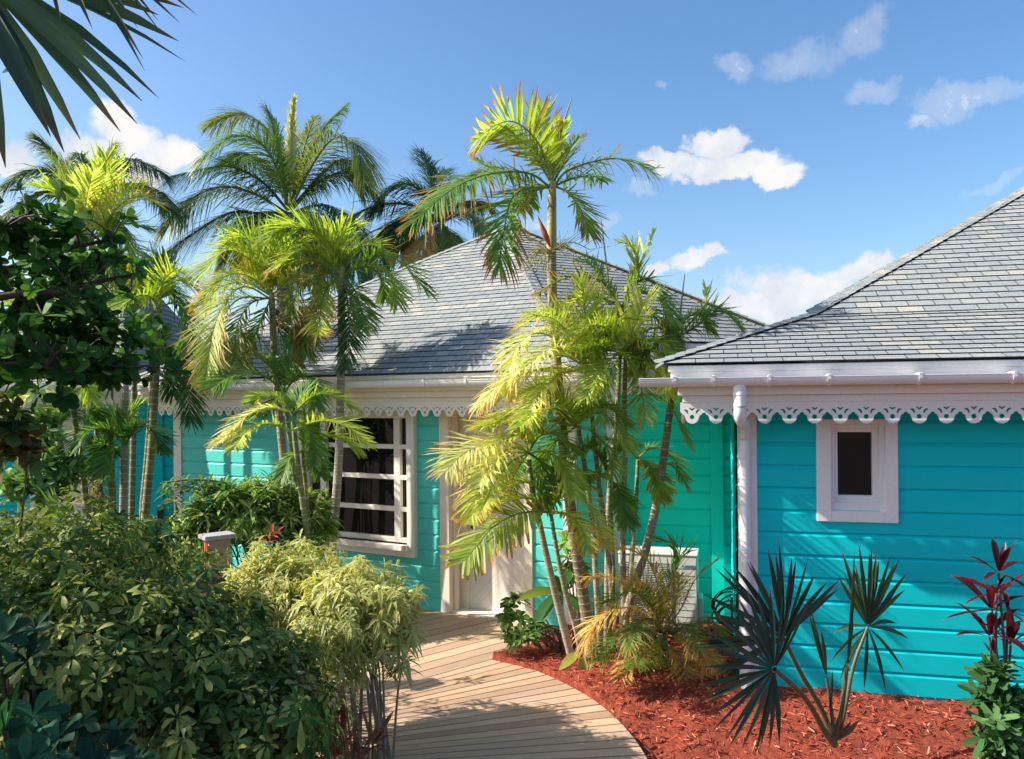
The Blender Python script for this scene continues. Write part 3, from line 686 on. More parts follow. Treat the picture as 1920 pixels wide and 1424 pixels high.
def palm(name, label, cat, crown, D, fronds, trk=None, group=None, seed=0, rt=.035, rb=.05, colA=(.25, .30, .08), colB=(.34, .29, .22), ring=.09, n=34, mat='leaf', llk=1.0, lwk=1.0, root=None, shaft=None, spear=None, auto=None, **kw):
    """fronds: (px list, depth swing, leaflet length px, code tone+tip, extras)"""
    rng = np.random.default_rng(seed); cx, cy = crown
    base = trk[-1] if trk else (cx, cy, D)
    if trk:
        tp = [W(x, y, d) for x, y, d in trk]; tp[-1][2] = root if root is not None else -.1
        loc = tp[-1]
    else: tp = None; loc = W(cx, cy, D)
    t = thing(name, label, cat, loc, group)
    if tp is not None:
        trunk(t, tp, rt, rb, colA, colB, ring, seed=seed)
    if shaft:
        sp = [W(x, y, d) for x, y, d in shaft[0]]; qb = QB(); tube(qb, smooth_path(sp, 12), np.linspace(shaft[1], shaft[2], 12), shaft[3], 10); qb.build('crownshaft', M['stem'], t)
    if spear:
        for sx in spear:
            qb = QB(); sp = [W(sx[0], sx[1], D), W(sx[2], sx[3], D)]; tube(qb, smooth_path(sp, 6), np.linspace(.012, .004, 6), (.22, .25, .08), 5); qb.build('spear_leaf', M['stem'], t)
    for i, fr in enumerate(fronds):
        pts, dD, ll, code = fr[:4]; ex = dict(kw); ex.update(fr[4] if len(fr) > 4 else {})
        tone = TONES[code[0]]; tip = TIPS[code[1]]
        Lm = ll*D/F*llk; nn = ex.pop('n', n)
        frond(t, pxpath(pts, D, dD), Lm, ex.pop('lw', .034)*lwk, tone, tip, nn, rng, mat, **ex)
    if auto:
        for (c, Dc, num, Lf, ll, codes, ex) in auto:
            c3 = W(c[0], c[1], Dc)
            for k in range(num):
                az = 2*PI*(k+rng.uniform(-.3, .3))/num+ex.get('az', 0); el = rng.uniform(*ex.get('el', (-.1, 1.1))); l = Lf*rng.uniform(.8, 1.1)
                d0 = np.array([math.cos(az)*math.cos(el), math.sin(az)*math.cos(el), math.sin(el)]); dr = rng.uniform(*ex.get('dr', (.45, .8)))
                path = [c3, c3+d0*l*.33, c3+d0*l*.66-Z3*l*dr*.25, c3+d0*l*.92-Z3*l*dr*.75]
                code = codes[rng.integers(len(codes))]
                frond(t, path, ll*rng.uniform(.9, 1.1), ex.get('lw', .034), TONES[code[0]], TIPS[code[1]], ex.get('n', 26), rng, mat, droop=ex.get('droop', .25), ragged=ex.get('ragged', .15))
    return t
# ------------------------------------------------------------------ palms in front of the house
t = palm('palm_tree', 'tallest slender palm, its wind-swept crown of red-tipped fronds rising above the middle roof peak', 'palm tree', (1036, 345), 7.3, [
  ([(1032,345),(1022,300),(1003,260),(965,229),(927,236),(895,262)], -.5, 70, 'lr', dict(a0=70, a1=35, vee=.0, roll=-35, droop=.0, lw=.048, n=26)),
  ([(1034,345),(1010,305),(975,262),(930,250),(905,270)], -.2, 60, 'mr', dict(droop=.25)),
  ([(1030,350),(990,325),(917,327),(845,357),(776,417)], -.9, 72, 'go', dict(n=46, a0=75, vee=-.1, droop=.15, roll=25)),
  ([(1030,352),(985,355),(957,378),(944,440),(936,500)], -.7, 66, 'gr', dict(n=44, droop=.3, roll=20, ragged=.3)),
  ([(1030,350),(985,340),(930,320),(890,300)], .4, 52, 'mo', dict(ragged=.4)),
  ([(1042,345),(1062,322),(1107,305),(1150,298),(1190,305),(1226,325)], -.2, 62, 'mr', dict(n=32, lw=.028, ragged=.5, droop=.35, tipstart=.5)),
  ([(1042,350),(1065,362),(1088,392),(1103,435)], -.3, 52, 'mr', dict(tipstart=.55, n=30)),
  ([(1036,345),(1040,300),(1050,262),(1056,235)], -.1, 44, 'l-', dict(lw=.045, n=20, a0=35)),
  ([(1036,345),(1055,310),(1068,280),(1085,262)], .3, 50, 'gr', dict(n=22)),
  ([(1034,348),(1000,360),(985,380),(975,395)], .5, 50, 'g-', {}),
  ([(1042,348),(1075,335),(1110,330),(1130,340)], .6, 50, 'gb', dict(ragged=.5)),
  ([(1036,345),(1020,290),(1010,240),(1015,200)], .3, 55, 'lr', dict(a0=40)),
  ], [(1035,372,7.3),(1034,480,7.3),(1037,590,7.3),(1048,740,7.28),(1060,870,7.25),(1078,1020,7.3),(1095,1130,7.4),(1112,1236,7.45)], seed=1, rt=.042, rb=.055, colA=(.33, .28, .12), colB=(.22, .17, .10), ring=.075,
  shaft=([(1036,340,7.3),(1035,400,7.3),(1034,470,7.3)], .035, .05, (.42, .36, .12)), spear=[(1056,233,1072,184)])
qb = QB(); rg = np.random.default_rng(7); c3 = W(1034, 474, 7.25)
for k in range(16):
    az = rg.uniform(0, 2*PI); l = rg.uniform(.22, .42); d0 = np.array([math.cos(az), math.sin(az)*.6, rg.uniform(-.45, .45)])
    p = [c3, c3+d0*l*.5+Z3*.05, c3+d0*l-Z3*rg.uniform(0, .12)]; sp = smooth_path(p, 8); tube(qb, sp, np.linspace(.007, .003, 8), (.30, .28, .10), 4)
    for j in range(9):
        b = sp[2+j % 6]; d1 = d0*rg.uniform(.05, .16)+np.array(rg.uniform(-.10, .10, 3)); tube(qb, [b, b+d1], [.0035, .002], (.36, .33, .12), 3)
qb.build('flower_stalk', M['stem'], t)
qb = QB(); tube(qb, smooth_path([W(1031, 462, 7.25), W(1022, 440, 7.2), W(1008, 404, 7.2)], 6), [.008, .02, .028, .026, .014, .002], (.45, .13, .04), 6); qb.build('flower_sheath', M['stem'], t)
G1 = 'palms of the clump in the mulch bed by the doorway'
CB = dict(group=G1, colA=(.20, .24, .06), colB=(.42, .35, .26), ring=.085, lwk=.86)
palm('palm_tree', 'slim palm at the left edge of the clump, sunlit pale fronds reaching above the door', 'palm tree', (984, 835), 7.0, [
  ([(990,848),(960,840),(925,865),(900,905)], -.7, 58, 'b-', dict(n=32)), ([(992,848),(1030,850),(1060,880),(1075,925)], -.4, 50, 'l-', {}),
  ([(990,850),(960,828),(915,832),(870,850),(838,882)], -.7, 66, 'bo', dict(n=30, lw=.04, vee=.1, roll=20, a0=70, tipstart=.8)),
  ([(990,850),(950,850),(915,880),(893,930),(884,968)], -.5, 60, 'lo', dict(n=32)),
  ([(990,845),(975,810),(935,792),(900,800)], -.2, 55, 'l-', {}),
  ([(990,850),(955,870),(925,910),(905,955)], -.9, 48, 'lo', {}),
  ([(990,850),(1010,820),(1040,815),(1070,840)], -.2, 52, 'm-', {}),
  ([(992,850),(1015,870),(1025,915),(1022,950)], .1, 44, 'g-', {}),
  ([(990,850),(985,800),(1000,765),(1030,750)], .3, 50, 'l-', {}),
  ([(990,850),(965,890),(950,930)], .5, 42, 'g-', {})],
  [(992,862,7.0),(996,905,7.0),(1008,965,7.05),(1024,1040,7.1),(1045,1130,7.2),(1078,1240,7.4)], seed=2, rt=.022, rb=.04, **CB)
palm('palm_tree', 'short palm with one broad orange-edged frond hanging in front of the white door', 'palm tree', (1012, 962), 6.85, [
  ([(1030,962),(1008,960),(968,965),(925,988),(895,1022),(870,1052)], -.45, 62, 'mo', dict(n=22, lw=.062, vee=-.05, a0=78, a1=30, roll=28, droop=.05, tipstart=.86, prof='blunt', ragged=.05)),
  ([(1030,960),(1055,930),(1090,935),(1120,975),(1132,1015)], -.3, 52, 'lo', dict(n=30, lw=.03)),
  ([(1030,960),(1045,925),(1075,905),(1110,915)], .1, 46, 'm-', {}),
  ([(1028,960),(1010,920),(985,905),(950,915)], .2, 46, 'm-', {}),
  ([(1032,962),(1062,965),(1090,990),(1100,1030)], -.5, 44, 'lo', {}),
  ([(1028,960),(1005,940),(975,935),(930,950)], -.1, 44, 'lo', {}),
  ([(1030,960),(1040,920),(1045,880)], .2, 40, 'g-', {})],
  [(1033,965,6.9),(1045,1040,6.95),(1060,1110,7.0),(1080,1180,7.15),(1096,1242,7.35)], seed=3, rt=0.0176, rb=0.0306, **CB)
palm('palm_tree', 'green-ringed palm stem leaning right out of the clump base, hidden crown amid the yellow fronds', 'palm tree', (1075, 800), 7.1, [
  ([(1080,800),(1050,770),(1010,770),(975,800)], -.9, 54, 'l-', dict(n=34)), ([(1080,800),(1110,775),(1150,790),(1180,840)], -.5, 48, 'm-', dict(lw=.022)),
  ([(1080,800),(1040,770),(985,765),(935,790),(908,800)], -.6, 56, 'lo', dict(n=34, lw=.04)),
  ([(1080,800),(1030,790),(970,815),(915,835)], -.8, 52, 'lo', dict(n=30)),
  ([(1080,800),(1100,770),(1140,765),(1170,790)], -.3, 52, 'm-', {}),
  
  ([(1080,800),(1060,760),(1020,735),(970,742)], -.2, 56, 'l-', dict(lw=.04)),
  ([(1080,800),(1110,810),(1140,845),(1150,890)], -.2, 48, 'm-', dict(lw=.02)),
  ([(1080,800),(1050,820),(1025,850),(1010,890)], .3, 44, 'g-', {}),
  ([(1080,800),(1110,740),(1140,720)], .3, 48, 'l-', {})],
  [(1085,805,7.15),(1100,900,7.15),(1112,1000,7.2),(1118,1100,7.25),(1128,1232,7.45)], seed=4, rt=0.0192, rb=0.0306, **CB)
palm('palm_tree', 'bright yellow-green palm in the middle of the clump with fronds arching left across the gutter', 'palm tree', (1095, 660), 7.2, [
  ([(1100,690),(1075,640),(1040,600),(1000,590)], -.6, 60, 'l-', dict(n=32)), ([(1100,690),(1120,640),(1160,600),(1195,600)], -.4, 56, 'l-', dict(n=30)), ([(1100,695),(1060,700),(1010,740),(985,790)], -.8, 56, 'bo', dict(n=32)), ([(1100,690),(1070,660),(1030,655),(985,690)], -.9, 58, 'b-', dict(n=32)),
  ([(1100,690),(1060,668),(1015,672),(970,700),(948,740)], -.5, 62, 'bo', dict(n=32, lw=.042)),
  ([(1100,680),(1050,640),(1005,625),(970,650),(955,690)], -.6, 62, 'bo', dict(n=36, lw=.036, tipstart=.85)),
  ([(1100,680),(1060,600),(1020,590),(985,607)], -.2, 58, 'lo', dict(n=30)),
  ([(1095,690),(1098,620),(1095,570),(1088,530)], -.1, 58, 'l-', dict(n=26, lw=.045, a0=45)),
  ([(1100,700),(1040,690),(985,700),(935,725),(900,760)], -.6, 56, 'bo', dict(n=30, lw=.04, droop=.4)),
  ([(1100,690),(1130,660),(1165,665),(1195,700)], -.3, 56, 'l-', {}),
  
  ([(1100,690),(1125,640),(1150,610)], .1, 52, 'm-', {}),
  ([(1100,690),(1050,700),(1020,730),(1000,765)], .2, 52, 'm-', {})],
  [(1102,695,7.25),(1112,800,7.25),(1122,900,7.3),(1135,1000,7.35),(1146,1100,7.45),(1150,1225,7.5)], seed=5, rt=0.0176, rb=0.0289, **CB)
palm('palm_tree', 'clump palm whose top frond stands up like an open yellow fan near the right gutter', 'palm tree', (1173, 655), 7.15, [
  ([(1173,660),(1145,620),(1110,610),(1075,630)], -.5, 52, 'l-', dict(n=30)), ([(1173,662),(1150,670),(1120,700),(1100,745)], -.6, 50, 'l-', dict(n=30)), ([(1173,665),(1200,720),(1210,790)], -.5, 42, 'm-', dict(lw=.022)), ([(1173,662),(1215,655),(1250,680),(1262,725)], -.6, 50, 'l-', {}),
  ([(1173,665),(1178,640),(1195,600),(1205,570)], -.3, 66, 'b-', dict(n=20, lw=.04, a0=40, start=.02, droop=.0)),
  ([(1173,660),(1140,650),(1105,650),(1080,660)], -.4, 48, 'l-', dict(n=24, lw=.038)),
  ([(1173,660),(1205,640),(1245,650),(1272,690)], -.4, 52, 'l-', dict(n=28)),
  ([(1173,660),(1200,680),(1235,700),(1255,740)], -.5, 44, 'l-', dict(lw=.024)),
  ([(1173,660),(1150,690),(1130,740),(1125,790)], -.4, 44, 'm-', dict(lw=.018)),
  ([(1175,760),(1210,740),(1255,760),(1292,835)], -.3, 38, 'm-', dict(n=30, lw=.022)),
  ([(1175,790),(1150,765),(1115,765),(1085,790)], -.3, 42, 'm-', dict(lw=.02)),
  
  ([(1173,660),(1165,610),(1140,590)], .3, 44, 'm-', {})],
  [(1173,668,7.2),(1171,760,7.2),(1172,860,7.25),(1168,960,7.35),(1168,1060,7.5),(1172,1210,7.7)], seed=6, rt=.02, rb=.03, **CB)
palm('palm_tree', 'ragged palm behind the clump with a withered upright top frond and frayed pink-brown tips', 'palm tree', (1165, 560), 7.5, [
  ([(1165,575),(1130,560),(1085,560),(1050,590)], -.5, 46, 'lo', dict(n=30, ragged=.4)), ([(1165,575),(1200,550),(1235,560),(1262,600)], -.4, 48, 'm-', {}), ([(1165,575),(1140,590),(1120,630),(1105,670)], -.5, 46, 'm-', {}), ([(1168,572),(1190,545),(1195,510),(1180,480)], 0, 44, 'ly', dict(n=20, lw=.04)),
  ([(1165,575),(1130,530),(1085,518),(1040,530),(1008,552)], -.4, 44, 'oo', dict(n=32, ragged=.5, tipstart=.5)),
  ([(1165,575),(1110,560),(1060,570),(1010,600)], -.2, 36, 'yo', dict(n=26, ragged=.7)),
  ([(1168,570),(1195,530),(1225,530),(1250,600),(1256,660)], -.3, 50, 'gb', dict(n=30, lw=.045)),
  ([(1170,570),(1185,520),(1205,485),(1225,440)], 0, 40, 'ly', dict(n=26, ragged=.4, lw=.045, a0=40)),
  ([(1190,505),(1195,480),(1180,460),(1165,455)], 0, 34, 'ly', dict(n=14, lw=.04)),
  ([(1165,580),(1150,610),(1130,650),(1120,690)], -.3, 44, 'go', {}),
  ([(1165,575),(1140,545),(1110,500),(1085,490)], .3, 46, 'g-', {}),
  ([(1165,575),(1210,580),(1250,620),(1265,650)], .3, 46, 'gb', {}),
  ([(1165,575),(1185,630),(1200,680)], -.2, 44, 'gb', {})],
  [(1166,580,7.5),(1162,650,7.5),(1158,760,7.5),(1148,860,7.55),(1140,980,7.6),(1136,1210,7.7)], seed=7, rt=0.0208, rb=0.0289, spear=[(1145,560,1127,412)], **CB)
palm('palm_tree', 'leaning palm crossing the green wall, with dead pink leaves hanging beside the right roof', 'palm tree', (1265, 620), 7.3, [
  ([(1266,632),(1240,640),(1210,660),(1190,700)], -.3, 46, 'oo', dict(ragged=.4)), ([(1268,632),(1285,600),(1310,590),(1330,620)], .1, 40, 'm-', {}),
  ([(1268,635),(1305,612),(1340,585),(1365,590),(1390,618)], -.2, 46, 'gb', dict(n=34, lw=.026, vee=.1, roll=20)),
  ([(1268,635),(1300,600),(1322,575),(1325,545)], .1, 36, 'lo', dict(n=16, ragged=.5)),
  ([(1268,632),(1282,650),(1290,685),(1288,715)], -.1, 42, 'po', dict(n=30, ragged=.8, lw=.012, droop=.6)),
  ([(1268,632),(1262,655),(1262,690),(1258,720)], -.2, 36, 'po', dict(n=26, ragged=.8, lw=.012, droop=.6)),
  ([(1265,632),(1235,615),(1205,625),(1180,650)], -.2, 44, 'oo', dict(n=28, ragged=.5)),
  
  ([(1268,640),(1250,680),(1245,720)], .1, 40, 'yo', dict(ragged=.6)),
  ([(1240,880),(1255,870),(1275,890),(1288,915)], -.1, 28, 'm-', dict(n=18, lw=.022))],
  [(1268,640,7.3),(1262,720,7.3),(1252,800,7.3),(1240,890,7.35),(1226,970,7.4),(1208,1040,7.5),(1180,1130,7.55),(1160,1235,7.6)], seed=8, rt=.03, rb=.045, spear=[(1272,620,1284,515)], **CB)
palm('palm_tree', 'thin palm just left of the leaning stem, low green fronds against the green wall', 'palm tree', (1195, 830), 7.6, [
  ([(1195,860),(1165,830),(1130,825),(1095,850)], -.5, 42, 'm-', dict(lw=.02)), ([(1195,860),(1225,840),(1262,860),(1280,900)], -.3, 36, 'm-', dict(lw=.022)),
  ([(1195,860),(1215,870),(1235,900),(1240,940)], -.4, 36, 'm-', dict(lw=.022)),
   ([(1195,860),(1220,880),(1240,930)], -.4, 40, 'lo', {})],
  [(1196,862,7.6),(1192,950,7.6),(1186,1030,7.6),(1180,1110,7.65),(1176,1215,7.8)], seed=9, rt=.018, rb=.03, **CB)
t = palm('palm_tree', 'youngest stem of the clump, a green cane with small leaflets between the thick trunks', 'palm tree', (1145, 900), 7.3, [
  ([(1145,900),(1120,850),(1095,840),(1070,865)], -.2, 40, 'g-', {}), ([(1145,900),(1160,850),(1190,840)], 0, 40, 'g-', {}),
  ([(1145,900),(1110,890),(1085,920)], -.4, 40, 'm-', {}), ([(1145,900),(1160,920),(1175,980)], -.3, 38, 'g-', {})],
  [(1145,900,7.3),(1148,1000,7.35),(1150,1100,7.4),(1136,1235,7.5)], seed=10, rt=0.0112, rb=0.0187, group=G1, colA=(.2, .26, .07), colB=(.24, .26, .10), ring=.12)
# ------------------------------------------------------------------ palms left of the door
G2 = 'slim palms standing in front of the gridded window'
palm('palm_tree', 'palm with a grey ringed trunk crossing the gridded window and a drooping green crown', 'palm tree', (640, 505), 9.1, [
  ([(640,512),(600,480),(560,470),(520,500)], -.5, 54, 'lo', {}), ([(642,515),(612,540),(585,580),(575,640)], -.3, 52, 'oo', dict(n=30, ragged=.3)), ([(644,515),(690,500),(730,520),(745,570)], -.3, 48, 'm-', {}), ([(642,512),(630,460),(650,430),(672,425)], -.2, 50, 'l-', {}), ([(640,515),(600,450),(560,420),(515,425)], -.3, 62, 'l-', dict(n=34)),
  ([(645,515),(683,490),(722,478),(760,500),(800,548)], -.5, 52, 'gb', dict(n=36, lw=.036)),
  ([(642,515),(620,460),(580,430),(530,430),(500,450)], -.6, 60, 'm-', dict(n=34, lw=.042)),
  ([(640,515),(600,515),(560,540),(545,600)], -.5, 50, 'or', dict(ragged=.4)),
  ([(640,518),(612,545),(600,590),(598,625)], -.6, 50, 'lo', dict(ragged=.3)),
  ([(644,518),(665,545),(680,590),(682,620)], -.5, 46, 'gb', {}),
  ([(642,520),(652,570),(655,630),(650,690)], -.3, 40, 'd-', dict(n=34)),
  ([(642,515),(660,470),(700,460),(722,480)], .2, 48, 'mo', {}),
  ([(642,515),(640,460),(615,425)], .3, 48, 'm-', {}),
  ([(642,515),(680,500),(715,520),(722,560)], .4, 44, 'g-', {}),
  ([(642,518),(590,490),(555,500),(530,525)], .1, 50, 'mo', {})],
  [(641,522,9.1),(640,620,9.1),(638,750,9.1),(634,880,9.1),(624,1000,9.15),(613,1120,9.2),(610,1170,9.25)], seed=21, rt=.036, rb=.056, group=G2, colA=(.26, .27, .08), colB=(.42, .36, .30), ring=.085, shaft=([(641,500,9.1),(640,540,9.1),(640,600,9.1)], .03, .045, (.28, .30, .08)), spear=[(650,500,665,355)])
palm('palm_tree', 'palm with orange-tipped fronds sweeping left and a slightly curved brown trunk left of the window', 'palm tree', (508, 545), 9.2, [
  ([(508,555),(470,520),(430,515),(395,545)], -.5, 58, 'lo', {}), ([(506,558),(470,570),(445,610),(440,670)], -.5, 58, 'oo', dict(n=34)), ([(508,552),(485,470),(455,445),(420,455)], -.4, 60, 'l-', {}), ([(508,552),(530,480),(560,455),(590,470)], -.2, 54, 'm-', {}), ([(508,556),(540,560),(565,600),(560,650)], -.4, 48, 'g-', {}),
  ([(506,560),(462,538),(425,560),(400,620),(386,700)], -.7, 66, 'lo', dict(n=46, lw=.032, tipstart=.66)),
  ([(506,560),(450,560),(415,600),(398,660),(392,715)], -.3, 60, 'oo', dict(n=40, lw=.03)),
  ([(508,555),(470,490),(425,470),(385,510)], -.5, 62, 'l-', dict(n=36, lw=.042)),
  ([(508,555),(505,500),(520,455),(535,440)], -.3, 56, 'm-', {}),
  ([(510,555),(550,520),(585,530),(603,575)], -.4, 50, 'lo', {}),
  ([(510,558),(545,580),(570,620),(575,665)], -.4, 50, 'gr', {}),
  ([(508,560),(490,600),(470,650),(455,680)], -.4, 46, 'gb', {}),
  ([(508,560),(520,610),(540,660),(545,700)], .3, 44, 'd-', {}),
  ([(508,555),(480,510),(440,440),(420,430)], .4, 54, 'm-', {}),
  ([(508,555),(460,530),(410,540),(380,580)], .3, 54, 'mo', {})],
  [(510,560,9.2),(513,640,9.2),(520,740,9.2),(530,850,9.2),(545,990,9.25),(556,1100,9.3),(560,1150,9.3)], seed=22, rt=.036, rb=.05, group=G2, colA=(.30, .28, .10), colB=(.34, .27, .20), ring=.085, shaft=([(509,548,9.2),(511,590,9.2),(514,650,9.2)], .03, .042, (.34, .33, .10)))
palm('palm_tree', 'low yellow-green palm whose fronds spread across the wall and window at valance height', 'palm tree', (545, 780), 8.0, [
  ([(546,772),(500,765),(455,785),(425,815),(405,832)], -.6, 40, 'bo', dict(n=30, lw=.034)),
  ([(548,808),(505,796),(465,808),(440,838)], -.7, 40, 'l-', dict(n=26, lw=.04)),
  ([(552,805),(600,790),(645,798),(685,832)], -.5, 44, 'l-', dict(n=34, lw=.034)),
  ([(550,775),(590,742),(630,745),(660,765)], -.2, 38, 'm-', dict(n=30)),
  ([(548,780),(530,750),(500,742),(470,755)], .2, 38, 'm-', {}),
  ([(550,790),(575,800),(590,840),(590,870)], -.3, 36, 'g-', {}),
  ([(550,790),(560,750),(580,725)], .2, 36, 'g-', {})],
  [(550,790,8.05),(556,850,8.1),(566,930,8.2),(578,1030,8.3),(586,1160,8.6)], seed=23, rt=.024, rb=.04, group=G2, colA=(.24, .28, .08), colB=(.30, .30, .14), ring=.12)
palm('palm_tree', 'thin palm with a green frond fanned out over the gutter left of the gridded window', 'palm tree', (532, 720), 8.9, [
  ([(530,735),(500,708),(465,700),(430,708),(402,725)], -.6, 58, 'g-', dict(n=36, lw=.034, roll=20)),
  ([(532,735),(510,760),(485,775)], -.3, 44, 'g-', {}), ([(534,735),(560,705),(585,720),(592,760)], -.3, 44, 'g-', {}),
  ([(532,735),(540,690),(560,660)], .2, 46, 'g-', {}), ([(532,735),(505,680),(480,665)], .3, 46, 'm-', {})],
  [(534,735,8.9),(540,800,8.9),(552,900,8.9),(565,1010,9.0),(572,1140,9.2)], seed=24, rt=.02, rb=.034, group=G2, colA=(.20, .25, .08), colB=(.26, .27, .12), ring=.12)
palm('palm_tree', 'short cane palm between the two thick trunks left of the window', 'palm tree', (568, 830), 8.3, [
  ([(568,845),(600,820),(640,822),(672,850)], -.2, 34, 'l-', {}), ([(568,845),(575,800),(560,770)], 0, 34, 'g-', {}),
  ([(568,845),(545,860),(530,895)], -.2, 32, 'g-', {}), ([(568,845),(590,860),(600,890)], -.2, 32, 'g-', {})],
  [(568,845,8.3),(574,930,8.3),(583,1040,8.4),(590,1160,8.6)], seed=25, rt=.018, rb=.03, group=G2, colA=(.22, .26, .08), colB=(.28, .30, .10), ring=.14)
# ------------------------------------------------------------------ far left cluster
G3 = 'palms of the left-hand cluster'
CL = dict(group=G3, colA=(.18, .18, .05), colB=(.26, .22, .10), ring=.09)
AU = dict(el=(-.1, 1.0), lw=.036, n=30, droop=.3)
palm('palm_tree', 'dark-trunked palm by the turquoise corner board, one frond hanging like a curtain', 'palm tree', (297, 570), 10.1, [
  ([(300,575),(278,555),(250,558),(214,588)], -.6, 56, 'm-', dict(n=36, lw=.04)),
  ([(300,572),(305,530),(330,508),(362,525)], -.4, 52, 'l-', dict(n=34)),
  ([(298,580),(270,600),(240,640),(225,690)], -.4, 48, 'g-', {}),
  ([(302,640),(328,665),(350,720),(358,790)], -.4, 46, 'd-', dict(n=34, lw=.034)),
  ([(302,650),(320,690),(325,740)], -.2, 40, 'd-', {}),
  ([(300,572),(280,520),(250,490),(230,500)], .2, 52, 'l-', {}),
  ([(300,575),(330,570),(350,600),(352,650)], -.2, 48, 'g-', {}),
  ([(300,575),(295,520),(310,480)], .3, 48, 'g-', {})],
  [(298,580,10.1),(296,640,10.1),(290,740,10.1),(283,850,10.1),(272,980,10.1),(268,1080,10.2)], seed=31, rt=.04, rb=.055, **CL)
qb = None
palm('palm_tree', 'straight trunk next to the twin-trunk palm, left of the turquoise corner', 'palm tree', (283, 640), 10.3, [
  ([(288,660),(262,640),(240,660),(232,700)], -.3, 40, 'g-', {}), ([(288,660),(310,650),(330,680)], -.3, 40, 'g-', {}), ([(288,660),(285,620),(262,600)], 0, 40, 'g-', {}), ([(288,660),(300,620)], .2, 36, 'g-', {})],
  [(288,665,10.3),(284,740,10.3),(276,850,10.3),(266,970,10.3),(262,1080,10.3)], seed=32, rt=.03, rb=.04, **CL)
palm('palm_tree', 'palm with a light trunk bearing a low spiky green crown under the eave at left', 'palm tree', (222, 815), 8.8, [
  ([(234,835),(200,805),(165,810),(140,840)], -.4, 40, 'g-', {}), ([(234,835),(260,800),(290,810),(305,845)], -.3, 38, 'd-', {}),
  ([(234,835),(215,780),(190,770)], 0, 40, 'g-', {}), ([(234,835),(240,780),(262,760)], .1, 40, 'm-', {}), ([(234,835),(205,850),(190,890)], -.3, 36, 'g-', {})],
  [(235,700,9.0),(234,800,8.95),(232,900,8.9),(230,1000,8.9),(230,1090,9.0)], seed=33, rt=.036, rb=.045, group=G3, colA=(.30, .24, .14), colB=(.36, .30, .18), ring=.08)
palm('palm_tree', 'palm with a sunlit yellow crown at gutter height near the left edge of the photo', 'palm tree', (125, 745), 9.0, [
  ([(130,755),(90,738),(50,748),(12,785)], -.5, 44, 'bo', dict(n=32, lw=.04)), ([(130,755),(105,770),(70,800),(55,830)], -.6, 42, 'b-', dict(lw=.05)),
  ([(132,755),(140,720),(160,715),(170,745)], -.2, 44, 'l-', dict(n=26, lw=.04)), ([(132,755),(165,760),(190,790)], -.2, 40, 'g-', {}), ([(130,755),(110,715),(80,700)], .1, 40, 'm-', {})],
  [(135,755,9.0),(148,840,9.0),(160,930,9.0),(172,1020,9.0),(176,1090,9.1)], seed=34, rt=.03, rb=.042, **CL)
palm('palm_tree', 'darker palm trunk behind the yellow-crowned palm at left', 'palm tree', (110, 790), 9.6, [
  ([(112,800),(90,770),(60,775)], -.2, 38, 'g-', {}), ([(112,800),(130,770),(150,785)], -.2, 38, 'g-', {}), ([(112,800),(105,760)], 0, 36, 'g-', {})],
  [(106,790,9.6),(116,860,9.6),(128,940,9.6),(140,1020,9.6),(146,1080,9.7)], seed=35, rt=.04, rb=.05, **CL)
palm('palm_tree', 'green cane palm between the yellow-crowned palm and the light trunk', 'palm tree', (208, 800), 9.2, [
  ([(208,830),(180,800),(155,812)], -.2, 38, 'g-', {}), ([(208,830),(225,790),(250,792)], -.2, 38, 'g-', {}), ([(208,830),(200,790)], 0, 36, 'g-', {}), ([(208,830),(185,845),(175,885)], 0, 36, 'd-', {})],
  [(207,830,9.2),(209,900,9.2),(210,980,9.2),(208,1080,9.3)], seed=36, rt=.04, rb=.05, group=G3, colA=(.16, .22, .06), colB=(.22, .26, .09), ring=.11)
palm('palm_tree', 'thin palm cane left of the twin-trunk palm', 'palm tree', (190, 860), 9.4, [
  ([(188,870),(170,840),(150,850)], -.1, 34, 'g-', {}), ([(188,870),(200,840),(215,850)], -.1, 34, 'g-', {}), ([(188,870),(180,830)], -.1, 34, 'g-', {})],
  [(180,790,9.4),(186,860,9.4),(190,930,9.4),(196,1080,9.5)], seed=37, rt=.02, rb=.028, **CL)
palm('palm_tree', 'tall palm with a yellow-green sunlit crown above the dark tree at upper left', 'palm tree', (165, 430), 10.6, [
  ([(170,450),(190,400),(225,360),(265,345)], -.3, 56, 'mo', {}), ([(170,450),(150,400),(115,330),(95,300)], 0, 56, 'm-', {}), ([(170,450),(120,420),(80,420),(40,450)], -.4, 54, 'lo', {}), ([(170,452),(215,470),(235,520),(240,570)], -.5, 50, 'g-', {}), ([(170,452),(165,480),(150,530),(145,580)], -.6, 50, 'm-', {}),
  ([(170,450),(140,400),(105,360),(70,350)], -.5, 54, 'l-', dict(n=34, lw=.045)), ([(170,450),(180,390),(195,340),(200,300)], -.2, 58, 'l-', dict(n=34, lw=.045)),
  ([(170,450),(210,400),(250,370),(290,380)], -.4, 54, 'bo', dict(n=34, lw=.042)), ([(170,450),(130,440),(85,455),(50,500)], -.5, 52, 'l-', dict(lw=.04)),
  ([(170,450),(215,440),(250,470),(262,520)], -.5, 50, 'mo', {}), ([(170,450),(150,370),(140,320)], .3, 54, 'mo', dict(lw=.04)), ([(170,450),(230,420),(275,430)], .3, 50, 'g-', {}),
  ([(170,455),(180,500),(190,560)], -.3, 46, 'g-', {}), ([(170,455),(140,490),(115,550)], -.3, 46, 'm-', {}), ([(170,450),(110,400),(60,400)], .3, 50, 'm-', {}), ([(168,450),(160,390),(172,330)], -.6, 50, 'b-', dict(lw=.05))],
  [(171,450,10.6),(176,560,10.6),(180,700,10.6),(184,850,10.6),(188,1000,10.6),(190,1070,10.7)], seed=38, rt=.035, rb=.05, **CL)
